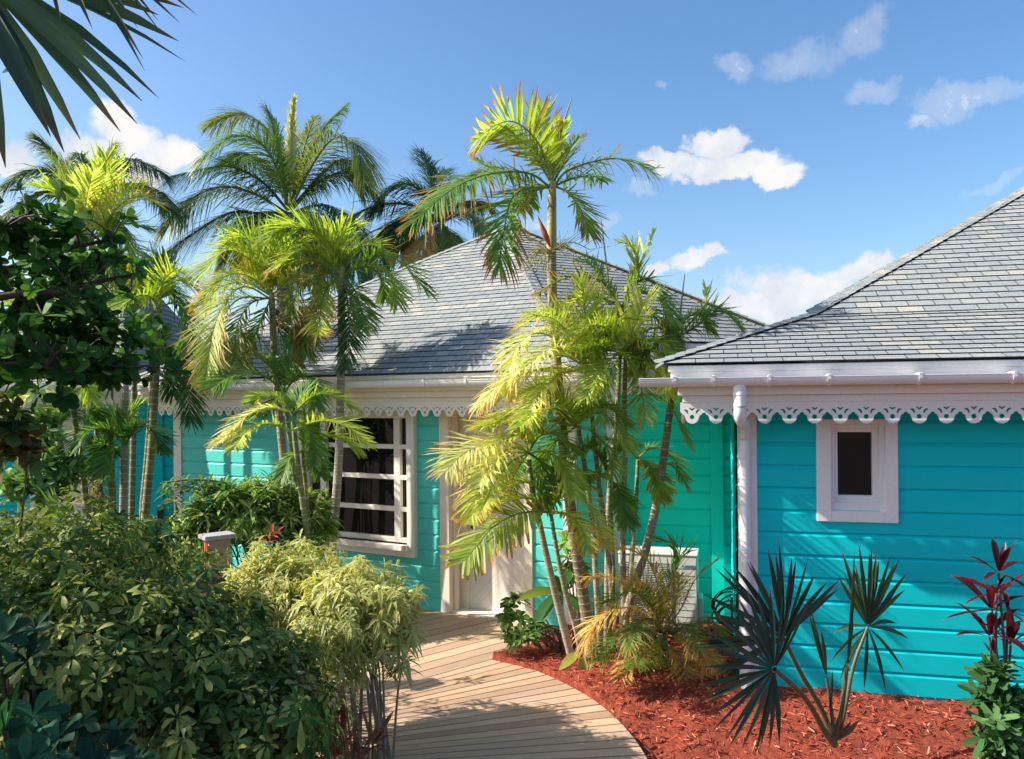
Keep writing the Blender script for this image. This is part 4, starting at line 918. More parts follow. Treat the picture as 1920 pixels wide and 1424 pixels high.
palm('palm_tree', 'bushy palm crown filling the gap right of the dark tree, above the left roof', 'palm tree', (245, 500), 10.8, [],
  [(248,540,10.8),(252,640,10.8),(250,800,10.8),(246,1000,10.8),(246,1065,10.9)], seed=39, rt=.03, rb=.045, auto=[((248, 530), 10.8, 15, 1.0, .32, ['m-', 'lo', 'g-', 'l-', 'd-'], AU)], **CL)
palm('palm_tree', 'small feathery palm at the far left edge above the gutter', 'palm tree', (30, 560), 9.6, [],
  [(30,600,9.6),(34,750,9.6),(38,900,9.6),(40,1070,9.7)], seed=40, rt=.03, rb=.04, auto=[((30, 590), 9.6, 12, .9, .28, ['m-', 'l-', 'g-', 'lo'], AU)], **CL)
# ------------------------------------------------------------------ coconut palms behind the houses
CO = dict(n=92, llk=1.28, mat='thinleaf', lw=.034, a0=60, a1=18, droop=.42, vee=.05, rr=.03)
def coco(label, crown, D, fronds, base, seed, **kw):
    e = dict(CO); e.update(kw)
    return palm('coconut_palm', label, 'palm tree', crown, D, fronds, [(crown[0], crown[1]+20, D), (crown[0]-8, crown[1]+180, D+.1), (base, 1020, D+.3)], seed=seed, rt=.13, rb=.17, colA=(.2, .17, .12), colB=(.3, .26, .2), ring=.16, root=-.3, group='coconut palms behind the houses', **e)
coco('large coconut palm with a wide feathery crown against the sky behind the left roof', (542, 385), 14, [
  ([(540,395),(525,330),(490,270),(440,255),(385,290)], -1.2, 62, 'g-'), ([(540,390),(530,310),(505,250),(460,215),(400,230)], .8, 60, 'o-'),
  ([(543,390),(545,300),(548,240),(551,190)], 0, 40, 'b-', dict(a0=14, a1=10, lw=.045)), ([(545,390),(570,310),(605,245),(640,205)], .3, 55, 'g-', dict(a0=40)),
  ([(545,390),(585,310),(625,260),(665,270),(682,320)], -1.0, 60, 'o-'), ([(545,395),(600,340),(650,325),(682,350)], .8, 60, 'g-'),
  ([(540,395),(490,340),(430,312),(380,318),(328,330)], -1.0, 60, 'd-'), ([(538,400),(480,365),(420,350),(365,370),(325,410)], -1.4, 66, 'o-'),
  ([(538,405),(480,400),(430,400),(360,440),(320,470)], -1.0, 62, 'd-'), ([(545,400),(600,385),(640,400),(660,450),(665,500)], -1.2, 60, 'd-'),
  ([(540,405),(500,420),(450,440),(420,480)], -.4, 60, 'g-'), ([(545,405),(585,420),(610,460),(615,500)], -.6, 60, 'o-'), ([(542,405),(545,450),(535,500)], -1.0, 56, 'o-'), ([(542,400),(520,440),(490,490)], .8, 56, 'y-'),
  ([(540,390),(510,330),(470,290),(430,300)], 1.4, 60, 'd-'), ([(545,392),(600,330),(640,300),(670,320)], 1.4, 58, 'd-'), ([(545,390),(560,320),(575,260),(590,220)], 1.0, 50, 'o-', dict(a0=30)), ([(540,390),(525,300),(515,245),(500,205)], .2, 50, 'g-', dict(a0=30)),
  ([(545,400),(575,400),(600,440),(590,500)], 1.0, 60, 'd-'), ([(540,400),(505,400),(470,430),(460,490)], 1.0, 60, 'd-')], 530, 41)
coco('dark coconut palm behind the slope of the middle roof, left of the tall slender palm', (828, 405), 15, [
  ([(828,412),(800,370),(765,345),(730,355),(712,380)], -.6, 52, 'd-'), ([(828,410),(810,350),(800,310),(790,285)], .4, 50, 'd-', dict(a0=40)), ([(828,412),(770,385),(710,385),(655,410),(610,445)], -1.2, 62, 'd-'),
  ([(828,415),(780,410),(740,430),(715,475)], -.8, 56, 'd-'), ([(828,415),(850,360),(880,330),(905,325)], .3, 50, 'd-'), ([(828,418),(870,400),(900,420),(915,460)], -.5, 52, 'o-'),
  ([(828,418),(800,440),(785,480),(780,520)], -.8, 52, 'y-'), ([(828,418),(850,450),(855,500)], -.7, 50, 'o-'), ([(828,414),(870,380),(905,385)], 1.0, 50, 'd-'), ([(828,414),(790,400),(760,420),(750,470)], 1.0, 54, 'd-'),
  ([(828,414),(820,370),(835,320)], .9, 50, 'd-'), ([(828,414),(740,420),(700,460),(690,520)], -.2, 54, 'd-'), ([(828,416),(830,460),(815,510)], .4, 50, 'y-')], 830, 42)
coco('feathery coconut palm at the upper left, its fronds fanning in front of the white cloud', (150, 360), 13, [
  ([(150,375),(130,330),(100,290),(72,262)], -.4, 46, 'o-', dict(a0=40)), ([(150,375),(110,330),(60,320),(10,345)], -.8, 50, 'd-'), ([(152,375),(200,320),(250,300),(300,320)], -.6, 50, 'd-'),
  ([(152,375),(190,310),(210,275)], .3, 46, 'o-', dict(a0=35)), ([(152,380),(220,350),(280,350),(320,390)], -.8, 50, 'd-'), ([(150,380),(90,360),(40,380),(0,420)], -.8, 50, 'd-'),
  ([(150,380),(120,400),(100,450)], -.3, 48, 'o-'), ([(152,380),(190,390),(225,440)], -.3, 48, 'o-'), ([(152,375),(160,330),(150,290)], .6, 46, 'g-', dict(a0=35))], 150, 43)
# ------------------------------------------------------------------ shrubs made of leaf rosettes
def rosettes(qb, Cn, ax, nl, L, Wd, el, curl, cols, rng, edge=None, prof='obl', fold=.3, tip=None, stalk=0.0, curlN=False, colvar=.25, perros=True, tipstart=.7):
    m = len(Cn); ax = nrm(ax)
    ref = np.where(np.abs(ax[:, 2:3]) > .9, np.array([[1.0, 0, 0]]), np.array([[0, 0, 1.0]]))
    A = nrm(np.cross(ax, ref)); B = np.cross(ax, A)
    th = (np.arange(nl)[None, :]*2*PI/nl*(1 if nl < 12 else 2.4))+rng.uniform(0, 6.3, (m, 1))+rng.normal(0, .18, (m, nl))
    e = rng.uniform(el[0], el[1], (m, nl))
    D = (A[:, None]*np.cos(th)[..., None]+B[:, None]*np.sin(th)[..., None])*np.cos(e)[..., None]+ax[:, None]*np.sin(e)[..., None]
    N = ax[:, None]*np.cos(e)[..., None]-(A[:, None]*np.cos(th)[..., None]+B[:, None]*np.sin(th)[..., None])*np.sin(e)[..., None]
    P = np.repeat(Cn[:, None], nl, 1)+D*stalk
    if nl >= 12: P = P-ax[:, None]*(np.linspace(0, 1, nl)[None, :, None]*L*.9)
    sz = np.repeat(rng.uniform(.6, 1.3, (m, 1)), nl, 1)*rng.uniform(.7, 1.2, (m, nl))
    cols = np.array(cols); ci = rng.integers(0, len(cols), (m, 1)) if perros else rng.integers(0, len(cols), (m, nl))
    ci = np.broadcast_to(ci, (m, nl)).copy(); sw = rng.random((m, nl)) < .25; ci[sw] = rng.integers(0, len(cols), sw.sum())
    col = cols[ci]*rng.uniform(1-colvar, 1+colvar, (m, nl, 1))
    M_ = m*nl; ec = None
    if edge is not None: ec = (np.array(edge)*rng.uniform(.8, 1.12, (m, nl, 1))).reshape(M_, 3)
    tc = None if tip is None else np.broadcast_to(tip, (M_, 3))
    leaves(qb, P.reshape(M_, 3), D.reshape(M_, 3), N.reshape(M_, 3), (L*sz).reshape(M_), (Wd*sz).reshape(M_), (curl+rng.normal(0, .1, (m, nl))).reshape(M_), col.reshape(M_, 3), tc, ec, fold=fold, prof=prof, curlN=curlN, tipstart=tipstart)
def blobpts(rng, c, r, n, shell=.55):
    d = nrm(rng.normal(0, 1, (n, 3))); d[:, 2] = np.where(d[:, 2] < -.35, -d[:, 2], d[:, 2]); rad = rng.uniform(shell, 1.0, (n, 1))**.7
    lump = 1+.22*np.sin(d[:, :1]*7+c[0]*5)*np.sin(d[:, 1:2]*6+2)+.16*np.sin(d[:, 2:]*9+c[1]*3)+.12*np.sin(d[:, :1]*17+d[:, 1:2]*13)+(rng.random((n, 1)) > .94)*rng.uniform(.05, .3, (n, 1))
    return c+d*rad*lump*np.array(r), d
def shrub(name, label, cat, blobs, nl, L, Wd, el, curl, cols, mat, seed=0, shell=.55, group=None, base=None, edge=None, prof='obl', tip=None, stems=20, stemcol=(.16, .12, .08), stemr=.012, axup=.5, part='foliage', zmin=.02, baser=.15, **kw):
    """blobs: (px, py, D, rx, ry(depth), rz, n)"""
    rng = np.random.default_rng(seed); qb = QB(); allp = []
    for (px, py, D, rx, ry, rz, n) in blobs:
        c = W(px, py, D); p, d = blobpts(rng, c, (rx, ry, rz), n, shell); ok = p[:, 2] > zmin; p = p[ok]; d = d[ok]
        ax = nrm(d+np.array([0, 0, axup])+rng.normal(0, .35, d.shape)); rosettes(qb, p, ax, nl, L, Wd, el, curl, cols, rng, edge, prof, tip=tip, **kw); allp.append(p)
    ap = np.concatenate(allp); b0 = np.array(base if base is not None else [ap[:, 0].mean(), ap[:, 1].mean(), -.12], float)
    t = thing(name, label, cat, b0, group); qb.build(part, M[mat], t)
    sb = QB()
    for k in range(stems):
        q = ap[rng.integers(len(ap))]; bb = b0+np.array([rng.uniform(-1, 1)*baser, rng.uniform(-1, 1)*baser, 0]); mid = bb*.45+q*.55+np.array([0, 0, .15*(q[2]-bb[2])])-np.array([(q-bb)[0]*.2, (q-bb)[1]*.2, 0])
        tube(sb, smooth_path([bb, mid, q], 10), np.linspace(stemr, stemr*.35, 10), stemcol, 6)
    if stems: sb.build('stem', M['bark'], t)
    return t
SCH = [(.12, .19, .04), (.25, .29, .07), (.05, .12, .03), (.38, .38, .11), (.08, .16, .04)]
GS = 'variegated umbrella shrubs filling the left foreground'
def sch(label, blobs, seed, **kw):
    a = dict(L=.062, Wd=.024, nl=8, el=(-.5, .6), curl=.3, axup=.25, shell=.3, cols=SCH, mat='shrubleaf', stems=26, stalk=.012); a.update(kw)
    return shrub('umbrella_shrub', label, 'shrub', blobs, a.pop('nl'), a.pop('L'), a.pop('Wd'), a.pop('el'), a.pop('curl'), a.pop('cols'), a.pop('mat'), seed=seed, group=GS, **a)
sch('biggest mottled green umbrella shrub, filling the foreground right of the dark corner rosettes', [(300, 1250, 3.6, .50, .6, .40, 616), (440, 1365, 3.7, .34, .5, .36, 392), (210, 1190, 3.9, .22, .3, .24, 125), (380, 1200, 3.9, .16, .3, .2, 84), (200, 1290, 3.3, .45, .5, .45, 448), (420, 1440, 3.3, .5, .4, .45, 420)], 51)
sch('umbrella shrub along the left edge below the spiky yucca, with sunlit yellow tops', [(110, 1110, 4.6, .75, .8, .48, 784), (60, 1230, 3.9, .55, .6, .45, 420), (30, 1380, 3.2, .5, .5, .45, 364)], 52)
sch('umbrella shrub just in front of the red and wood light box', [(130, 1130, 4.9, .42, .8, .28, 532), (110, 1090, 5.1, .4, .5, .24, 209), (350, 1250, 4.5, .38, .7, .30, 364)], 53)
sch('lowest umbrella shrub spilling over the planting edge beside the red cordyline', [(540, 1320, 4.1, .20, .4, .32, 280), (520, 1390, 4.0, .22, .4, .28, 265), (440, 1240, 4.4, .24, .4, .20, 181)], 54)
sch('umbrella shrub with glowing yellow leaves behind the foreground shrubs at left, under the palm trunks', [(150, 1055, 6.4, 1.0, .7, .30, 588), (40, 1040, 6.2, .6, .6, .32, 308), (210, 1120, 6.2, .36, .6, .20, 336)], 55, cols=[(.34, .36, .10), (.22, .27, .08), (.42, .38, .12), (.12, .18, .05)])
# dark glossy rosettes in the near corner
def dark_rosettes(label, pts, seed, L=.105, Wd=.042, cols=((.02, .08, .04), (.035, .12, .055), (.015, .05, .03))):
    rng = np.random.default_rng(seed); qb = QB(); P = np.array([W(*p) for p in pts]); 
    ax = nrm(np.array([[0, -.35, 1.0]])+rng.normal(0, .25, P.shape)); rosettes(qb, P, ax, 11, L, Wd, (-.1, .6), .2, cols, rng, prof='obl', fold=.35)
    b = P.mean(0)*np.array([1, 1, 0])+np.array([0, 0, -.12]); t = thing('dark_shrub', label, 'shrub', b, 'dark green rosette shrubs at the near left corner'); qb.build('foliage', M['darkleaf'], t)
    sb = QB()
    for p in P: tube(sb, smooth_path([b, (b+p)/2+np.array([.05, 0, 0]), p], 8), np.linspace(.016, .008, 8), (.06, .07, .04), 6)
    sb.build('stem', M['bark'], t)
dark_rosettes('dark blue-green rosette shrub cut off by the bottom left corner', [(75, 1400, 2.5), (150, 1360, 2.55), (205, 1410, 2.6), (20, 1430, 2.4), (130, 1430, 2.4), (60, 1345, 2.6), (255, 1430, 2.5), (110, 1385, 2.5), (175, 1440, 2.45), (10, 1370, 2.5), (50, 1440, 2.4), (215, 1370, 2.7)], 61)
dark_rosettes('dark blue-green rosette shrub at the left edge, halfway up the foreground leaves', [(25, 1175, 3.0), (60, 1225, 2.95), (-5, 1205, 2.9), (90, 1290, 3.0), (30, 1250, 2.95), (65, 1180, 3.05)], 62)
# song-of-india bush
YEL = (.98, .86, .34)
SG = dict(nl=20, L=.12, Wd=.018, el=(-.15, 1.1), curl=.45, cols=[(.26, .36, .09), (.36, .42, .12), (.44, .48, .18)], mat='varieg', edge=YEL, prof='lance', axup=.7, fold=.2)
def song(label, blobs, seed, **kw):
    a = dict(SG); a.update(kw)
    return shrub('striped_dracaena', label, 'shrub', blobs, a.pop('nl'), a.pop('L'), a.pop('Wd'), a.pop('el'), a.pop('curl'), a.pop('cols'), a.pop('mat'), seed=seed, group='cream striped dracaena bushes', stemcol=(.30, .24, .18), **a)
t = song('cream and green striped dracaena bush on thin bare stems, leaning over the boardwalk', [(665, 1115, 5.5, .38, .35, .22, 105), (630, 1180, 5.3, .36, .35, .20, 80), (730, 1145, 5.4, .24, .25, .22, 44), (700, 1230, 5.2, .20, .2, .12, 22), (760, 1190, 5.3, .10, .12, .12, 8), (600, 1240, 5.2, .28, .3, .14, 36), (745, 1250, 5.2, .06, .08, .10, 5)], 71, base=(W(690, 1430, 5.35)*np.array([1, 1, 0])+np.array([0, 0, -.1])), stems=22, stemr=.011, baser=.16)
song('pale yellow striped dracaena bush in full sun right of the red light box', [(520, 1090, 5.9, .42, .4, .24, 130), (600, 1085, 6.0, .34, .35, .20, 90), (490, 1105, 5.8, .26, .3, .18, 60), (560, 1150, 5.6, .32, .3, .2, 80), (470, 1160, 5.7, .22, .3, .16, 44), (520, 1190, 5.5, .36, .3, .2, 70)], 72, stems=16)
# green shrub in front of the facade
shrub('green_shrub', 'fresh green bush with narrow whorled leaves against the turquoise wall behind the light box', 'shrub', [(430, 985, 8.4, .55, .4, .42, 170), (510, 985, 8.4, .38, .4, .45, 130), (385, 985, 8.5, .30, .3, .22, 50), (500, 935, 8.6, .35, .3, .18, 40), (590, 985, 8.6, .22, .3, .34, 60), (370, 1040, 8.2, .3, .3, .3, 80), (560, 1045, 8.2, .25, .3, .25, 70)],
      18, .15, .026, (-.1, 1.0), .3, [(.20, .34, .07), (.34, .46, .12), (.12, .24, .05), (.46, .56, .18)], 'shrubleaf', seed=73, prof='lance', stems=24, axup=.6)
rng = np.random.default_rng(5); t = thing('green_shrub', 'long leafy branch reaching left in front of the white corner post', 'shrub', W(470, 1080, 8.3)*np.array([1, 1, 0]))
qb = QB(); pth = smooth_path([W(470, 1080, 8.3)*np.array([1, 1, 0]), W(465, 1000, 8.3), W(440, 920, 8.3), W(380, 900, 8.2), W(305, 905, 8.1)], 30)
rosettes(qb, pth[11:], nrm(np.gradient(pth, axis=0)[11:]+np.array([0, 0, .2])), 14, .15, .026, (-.2, .9), .35, [(.16, .28, .06), (.30, .40, .11), (.10, .2, .05)], rng, prof='lance'); qb.build('foliage', M['shrubleaf'], t)
sb = QB(); tube(sb, pth, np.linspace(.02, .008, 30), (.2, .16, .1), 6); sb.build('stem', M['bark'], t)
# broad leaved shrub at left, yucca, dry grassy plants
shrub('broad_leaf_shrub', 'pale green plant with paddle leaves in front of the left house', 'shrub', [(75, 820, 8.6, .22, .2, .30, 26), (110, 890, 8.5, .25, .2, .25, 26), (60, 920, 8.4, .3, .3, .22, 26)], 12, .17, .050, (0, 1.2), .1, [(.20, .34, .10), (.28, .42, .14), (.12, .24, .07)], 'shrubleaf', seed=74, prof='blunt', stems=8)
def spiky(label, px, py, D, n, L, Wd, cols, seed, name='yucca', el=(.1, 1.5), curl=.05, base=None, hgt=None):
    rng = np.random.default_rng(seed); c = W(px, py, D); qb = QB(); rosettes(qb, c[None], np.array([[0, 0, 1.0]]), n, L, Wd, el, curl, cols, rng, prof='blade', fold=.35)
    b = np.array([c[0], c[1], -.12]); t = thing(name, label, 'plant', b); qb.build('foliage', M['shrubleaf'], t)
    sb = QB(); tube(sb, [b, (b+c)/2, c-Z3*.02], [.03, .028, .025], (.2, .15, .1), 8); sb.build('stem', M['bark'], t); return t
spiky('spiky green yucca standing among the yellow umbrella leaves at far left', 110, 970, 6.8, 60, .52, .045, [(.16, .28, .10), (.28, .40, .16), (.10, .2, .08)], 75)
spiky('grassy dracaena with dry straw-coloured blades between the left palm trunks', 175, 880, 9.3, 90, .55, .03, [(.45, .36, .2), (.2, .22, .1), (.5, .44, .28)], 76, 'dracaena', curl=.4)
spiky('dark spiky dracaena against the turquoise wall behind the left palm trunks', 205, 930, 9.8, 70, .5, .022, [(.04, .08, .05), (.06, .1, .05)], 77, 'dracaena', curl=.2)
# small shrubs by the door
t = shrub('small_shrub', 'low sprawling bush with leathery leaves lying over the boardwalk edge by the door', 'shrub', [(968, 1135, 7.75, .14, .12, .09, 16), (962, 1165, 7.6, .12, .12, .08, 14), (975, 1200, 7.45, .17, .14, .10, 26), (1000, 1190, 7.5, .12, .1, .1, 14)], 9, .085, .034, (-.2, .6), .1, [(.16, .28, .06), (.24, .36, .09), (.10, .2, .05)], 'shrubleaf', seed=78, base=(*ground(1050, 1218)[:2], -.06), stems=16, stemcol=(.22, .15, .11), stemr=.014)
shrub('small_shrub', 'little bright bush tucked between the palm trunks and the white corner post', 'shrub', [(1075, 1085, 7.9, .12, .1, .22, 30), (1070, 1020, 7.9, .10, .1, .12, 12)], 9, .10, .034, (-.2, .7), .1, [(.16, .30, .06), (.30, .42, .10)], 'shrubleaf', seed=79, stems=6)
def broad(label, px, py, D, blades, seed, col=(.10, .24, .05)):
    rng = np.random.default_rng(seed); c = W(px, py, D); b = np.array([c[0], c[1], -.06]); t = thing('broad_leaf_plant', label, 'plant', b)
    for (dx, dy, w, L, cc) in blades:
        qb = QB(); d = CR*dx-np.array([0, 0, 1])*dy+np.array([0, -.25, 0]); d = nrm(d)
        leaves(qb, [c], [d], [nrm(np.array([-.3, -.8, .5]))], [L], [w], [.35], np.array(cc), None, None, fold=.15, prof='lance')
        tube(qb, smooth_path([b, (b+c)/2, c], 6), [.01]*6, (.15, .25, .06), 5); qb.build('leaf', M['leaf'], t)
broad('plant with wide dark green paddle leaves behind the two leaning palm trunks', 1050, 1110, 7.6, [(-1, -.25, .10, .50, (.38, .46, .08)), (-.6, .5, .14, .42, (.06, .2, .05)), (.3, -1, .12, .42, (.07, .2, .05)), (.9, .4, .10, .38, (.12, .3, .06)), (-.3, -1.0, .11, .36, (.05, .16, .04))], 80)
broad('young palm shoot with two split yellow-green leaves at the foot of the clump', 1090, 1225, 7.0, [(-1, .25, .09, .24, (.50, .52, .10)), (.12, .9, .09, .22, (.55, .55, .14)), (.1, -1, .05, .45, (.35, .46, .08)), (.05, -1, .04, .55, (.30, .42, .08))], 81)
# dying pygmy palm in front of the AC unit
DY = dict(n=44, lw=.020, droop=.40, ragged=.35)
palm('pygmy_palm', 'low drooping pygmy palm with yellow and dried brown fronds in front of the air conditioner', 'palm tree', (1240, 1180), 7.1, [
  ([(1240,1185),(1205,1150),(1165,1140),(1120,1165),(1100,1200)], -.3, 52, 'yo', DY), ([(1240,1185),(1200,1120),(1150,1085),(1100,1082)], -.2, 40, 'yo', DY),
  ([(1240,1180),(1215,1130),(1180,1110),(1140,1130)], -.5, 52, 'gy', dict(n=50, lw=.016)), ([(1240,1190),(1195,1185),(1150,1200),(1125,1235)], -.6, 50, 'gy', dict(n=50, lw=.016)),
  ([(1240,1195),(1200,1220),(1170,1260),(1165,1290)], -.5, 44, 'yo', DY), ([(1240,1200),(1235,1250),(1240,1295),(1245,1325)], -.6, 44, 'oy', DY), ([(1242,1195),(1270,1230),(1290,1270),(1300,1300)], -.6, 48, 'yy', DY),
  ([(1242,1185),(1290,1175),(1330,1165),(1365,1195)], -.4, 48, 'oo', DY), ([(1242,1185),(1275,1145),(1305,1085),(1345,1050)], -.1, 34, 'yo', dict(n=40, lw=.013, ragged=.5, a0=28, a1=12)),
  ([(1240,1180),(1235,1110),(1220,1060),(1190,1035),(1162,1030)], .0, 40, 'yo', dict(n=30, lw=.03)), ([(1240,1180),(1255,1100),(1275,1050),(1262,1020),(1225,1015)], .1, 44, 'gy', dict(n=30, lw=.03)),
  ([(1240,1180),(1225,1130),(1205,1100),(1180,1090)], .2, 50, 'yy', DY), ([(1240,1185),(1260,1150),(1270,1110),(1275,1080)], -.2, 44, 'yo', DY), ([(1240,1190),(1215,1210),(1195,1250)], -.9, 46, 'g-', dict(n=44, lw=.016)),
  ([(1242,1190),(1290,1200),(1320,1225),(1335,1250)], -.5, 44, 'yo', DY), ([(1240,1185),(1215,1160),(1190,1180),(1180,1215)], -.9, 44, 'oy', DY), ([(1240,1190),(1225,1230),(1215,1270),(1218,1300)], -.3, 40, 'yo', DY), ([(1240,1185),(1275,1170),(1300,1190),(1310,1220)], -.8, 44, 'oo', DY)],
  [(1240,1185,7.1),(1242,1215,7.1),(1245,1250,7.1)], seed=82, llk=1.15, rt=.045, rb=.06, colA=(.2, .14, .1), colB=(.2, .14, .1), ring=.04, rr=.008)
# ------------------------------------------------------------------ fan palms
def fanleaf(parent, hub, tipc, n, L, Wd, spread, nrml, cols, rng, pet=None, petr=.010, droop=.06, tip=TIPB, fold=.5, jit=.05, lenf=None, petcol=(.10, .11, .06), mat='waxleaf'):
    hub = np.array(hub, float); ax = nrm(np.array(tipc, float)); nn = nrm(np.array(nrml, float)); nn = nrm(nn-ax*np.dot(nn, ax)); sd = np.cross(nn, ax)
    th = np.linspace(-spread, spread, n)+rng.normal(0, jit, n); D = ax*np.cos(th)[:, None]+sd*np.sin(th)[:, None]+nn*rng.normal(0, .06, n)[:, None]
    ls = L*(1-.22*(np.abs(th)/spread)**2)*rng.uniform(.88, 1.06, n)
    if lenf is not None: ls = ls*lenf(th)
    qb = QB(); col = np.array(cols)[rng.integers(0, len(cols), n)]*rng.uniform(.8, 1.15, (n, 1))
    leaves(qb, np.repeat(hub[None], n, 0)+D*.02, D, np.repeat(nn[None], n, 0)+rng.normal(0, .25, (n, 3)), ls, Wd*rng.uniform(.85, 1.15, n), droop+rng.normal(0, .04, n), col, np.array(tip), fold=fold, prof='fan', tipstart=.88)
    o = qb.build('leaf', M[mat], parent)
    if pet is not None:
        q2 = QB(); tube(q2, smooth_path(pet, 16), np.linspace(petr*1.6, petr, 16), petcol, 7); q2.build('petiole', M['stem'], o)
    return o
rng = np.random.default_rng(90)
FC = [(.022, .050, .032), (.032, .068, .042), (.05, .085, .055)]; FC2 = [(.08, .12, .06), (.10, .15, .08), (.06, .10, .055)]
bf = W(1565, 1400, 5.4); bf[2] = 0.0
t = thing('fan_palm', 'dark silvery fan palm with spiked fans in the red mulch before the right house', 'palm tree', bf)
hA = W(1470, 1198, 5.15); hB = W(1452, 1255, 4.85); hC = W(1627, 1176, 5.5)
fanleaf(t, hA, W(1415, 1090, 5.1)-hA, 26, .66, .034, 1.45, (.1, -1, .25), FC, rng, [bf+Z3*.10, W(1540, 1330, 5.35), W(1500, 1260, 5.25), hA], .013)
fanleaf(t, hB, W(1370, 1230, 4.75)-hB, 26, .56, .034, 1.9, (-.1, -1, .3), FC, rng, [bf+Z3*.08, W(1545, 1370, 5.3), W(1510, 1310, 5.1), hB], .015)
fanleaf(t, hC, W(1640, 1080, 5.5)-hC, 17, .58, .032, .62, (.1, -1, .1), FC2, rng, [bf+Z3*.12, W(1582, 1340, 5.4), W(1600, 1250, 5.45), hC], .011, mat='shrubleaf')
fanleaf(t, hC, W(1640, 1240, 5.45)-hC, 8, .36, .030, 1.75, (0, -1, .1), FC2, rng, None, mat='shrubleaf', jit=.15, droop=.35)
fanleaf(t, W(1588, 1250, 5.3), W(1601, 1020, 5.35)-W(1588, 1250, 5.3), 3, .86, .040, .02, (.3, -1, 0), FC2, rng, [bf+Z3*.12, W(1578, 1330, 5.35), W(1588, 1250, 5.3)], .013, jit=.015, droop=0, mat='shrubleaf')
fanleaf(t, W(1550, 1270, 5.3), W(1515, 1125, 5.3)-W(1550, 1270, 5.3), 3, .50, .028, .04, (.3, -1, 0), FC2, rng, [bf+Z3*.12, W(1560, 1340, 5.35), W(1550, 1270, 5.3)], .010, jit=.02, droop=0, mat='shrubleaf')
fanleaf(t, W(1558, 1330, 5.3), W(1557, 1255, 5.3)-W(1558, 1330, 5.3), 3, .28, .018, .05, (0, -1, 0), FC, rng, None, droop=0)
for dx, dl in ((-20, .2), (8, .17), (30, .22)):
    fanleaf(t, bf+Z3*.10, np.array([dx/60, -.2, .7]), 3, dl, .04, .12, (0, -1, 0), [(.16, .12, .09)], rng, None, mat='darkleaf')
# near fan palm at the top left; its trunk stands just outside the frame
hub = W(-75, -75, 2.5); bt = np.array([-2.6, 2.7, -.12]); t = thing('fan_palm', 'near grey-green fan palm leaf with long pointed fingers hanging into the top left corner', 'palm tree', bt)
top = np.array([-2.55, 2.7, 4.3])
fanleaf(t, hub, np.array([.75, .1, -.66]), 28, .66, .058, 1.75, (.3, -.9, .4), [(.12, .19, .12), (.16, .22, .13), (.08, .14, .10)], rng, [top, (top+hub)/2+Z3*.12, hub], .012, mat='shrubleaf', jit=.03, droop=.10)
hub2 = W(60, -170, 2.4); fanleaf(t, hub2, np.array([.9, .1, -.5]), 15, .50, .022, .7, (.3, -.9, .4), [(.07, .11, .07)], rng, [top, (top+hub2)/2+Z3*.1, hub2], .010, mat='shrubleaf', jit=.08, droop=.2)
for k in range(9):
    a = 2.2+k*.52; d0 = np.array([math.cos(a), math.sin(a), rng.uniform(-.2, .8)]); hb = top+d0*.9
    fanleaf(t, hb, d0-Z3*.4, 26, .7, .04, 1.7, (0, 0, 1), FC, rng, [top, (top+hb)/2+Z3*.1, hb], .012, mat='shrubleaf', droop=.15)
trunk(t, [top, (top+bt)/2, bt], .09, .11, (.2, .17, .13), (.25, .21, .17), .08)
# ------------------------------------------------------------------ cordylines
def cordy(label, heads, base, D, seed, n=11, L=.24, Wd=.05, cols=((.13, .010, .022), (.19, .012, .03), (.07, .012, .018)), tip=(.22, .10, .05), group='red cordylines'):
    rng = np.random.default_rng(seed); b = W(*base, D); b[2] = -.05; t = thing('cordyline', label, 'plant', b, group)
    for (x, y, up, k) in heads:
        c = W(x, y, D); ax = np.array([[up, rng.uniform(-.2, .1), 1.0]]); qb = QB(); rosettes(qb, c[None], ax, k, L, Wd, (-.1, 1.35), .22, cols, rng, prof='lance', fold=.35, stalk=.02, tip=tip, tipstart=.75)
        qb.build('foliage', M['redleaf'], t)
        sb = QB(); tube(sb, smooth_path([b, (b+c)/2+np.array([(.5-rng.random())*.06, 0, 0]), c], 10), np.linspace(.011, .008, 10), (.14, .06, .05), 6); sb.build('stem', M['bark'], t)
cordy('tall crimson cordyline against the turquoise wall at the right edge', [(1872, 1075, .05, 9), (1868, 1115, -.1, 7), (1860, 1145, -.2, 6), (1855, 1195, .1, 8), (1895, 1210, .2, 8), (1866, 1240, 0, 6), (1890, 1150, .2, 4)], (1885, 1330), 5.55, 91, L=.30, Wd=.05)
cordy('small red cordyline poking out above the pale striped bush', [(508, 1005, .1, 6), (506, 1020, -.1, 5)], (503, 1150), 6.9, 92, L=.16, Wd=.034, cols=((.55, .08, .05), (.6, .16, .08)))
cordy('bronze-red cordyline at the foot of the bare stems by the boardwalk edge', [(640, 1345, -.1, 12), (628, 1370, .2, 12), (665, 1395, .4, 12), (615, 1415, .1, 12)], (640, 1440), 4.5, 93, L=.20, Wd=.035, cols=((.30, .06, .03), (.38, .10, .05), (.2, .05, .03)))
cordy('bronze cordyline leaves low in the dark bed at the bottom edge', [(700, 1400, .3, 9), (675, 1420, .1, 9), (640, 1400, -.2, 7)], (690, 1450), 4.75, 94, L=.20, Wd=.028, cols=((.28, .12, .05), (.20, .12, .05)))
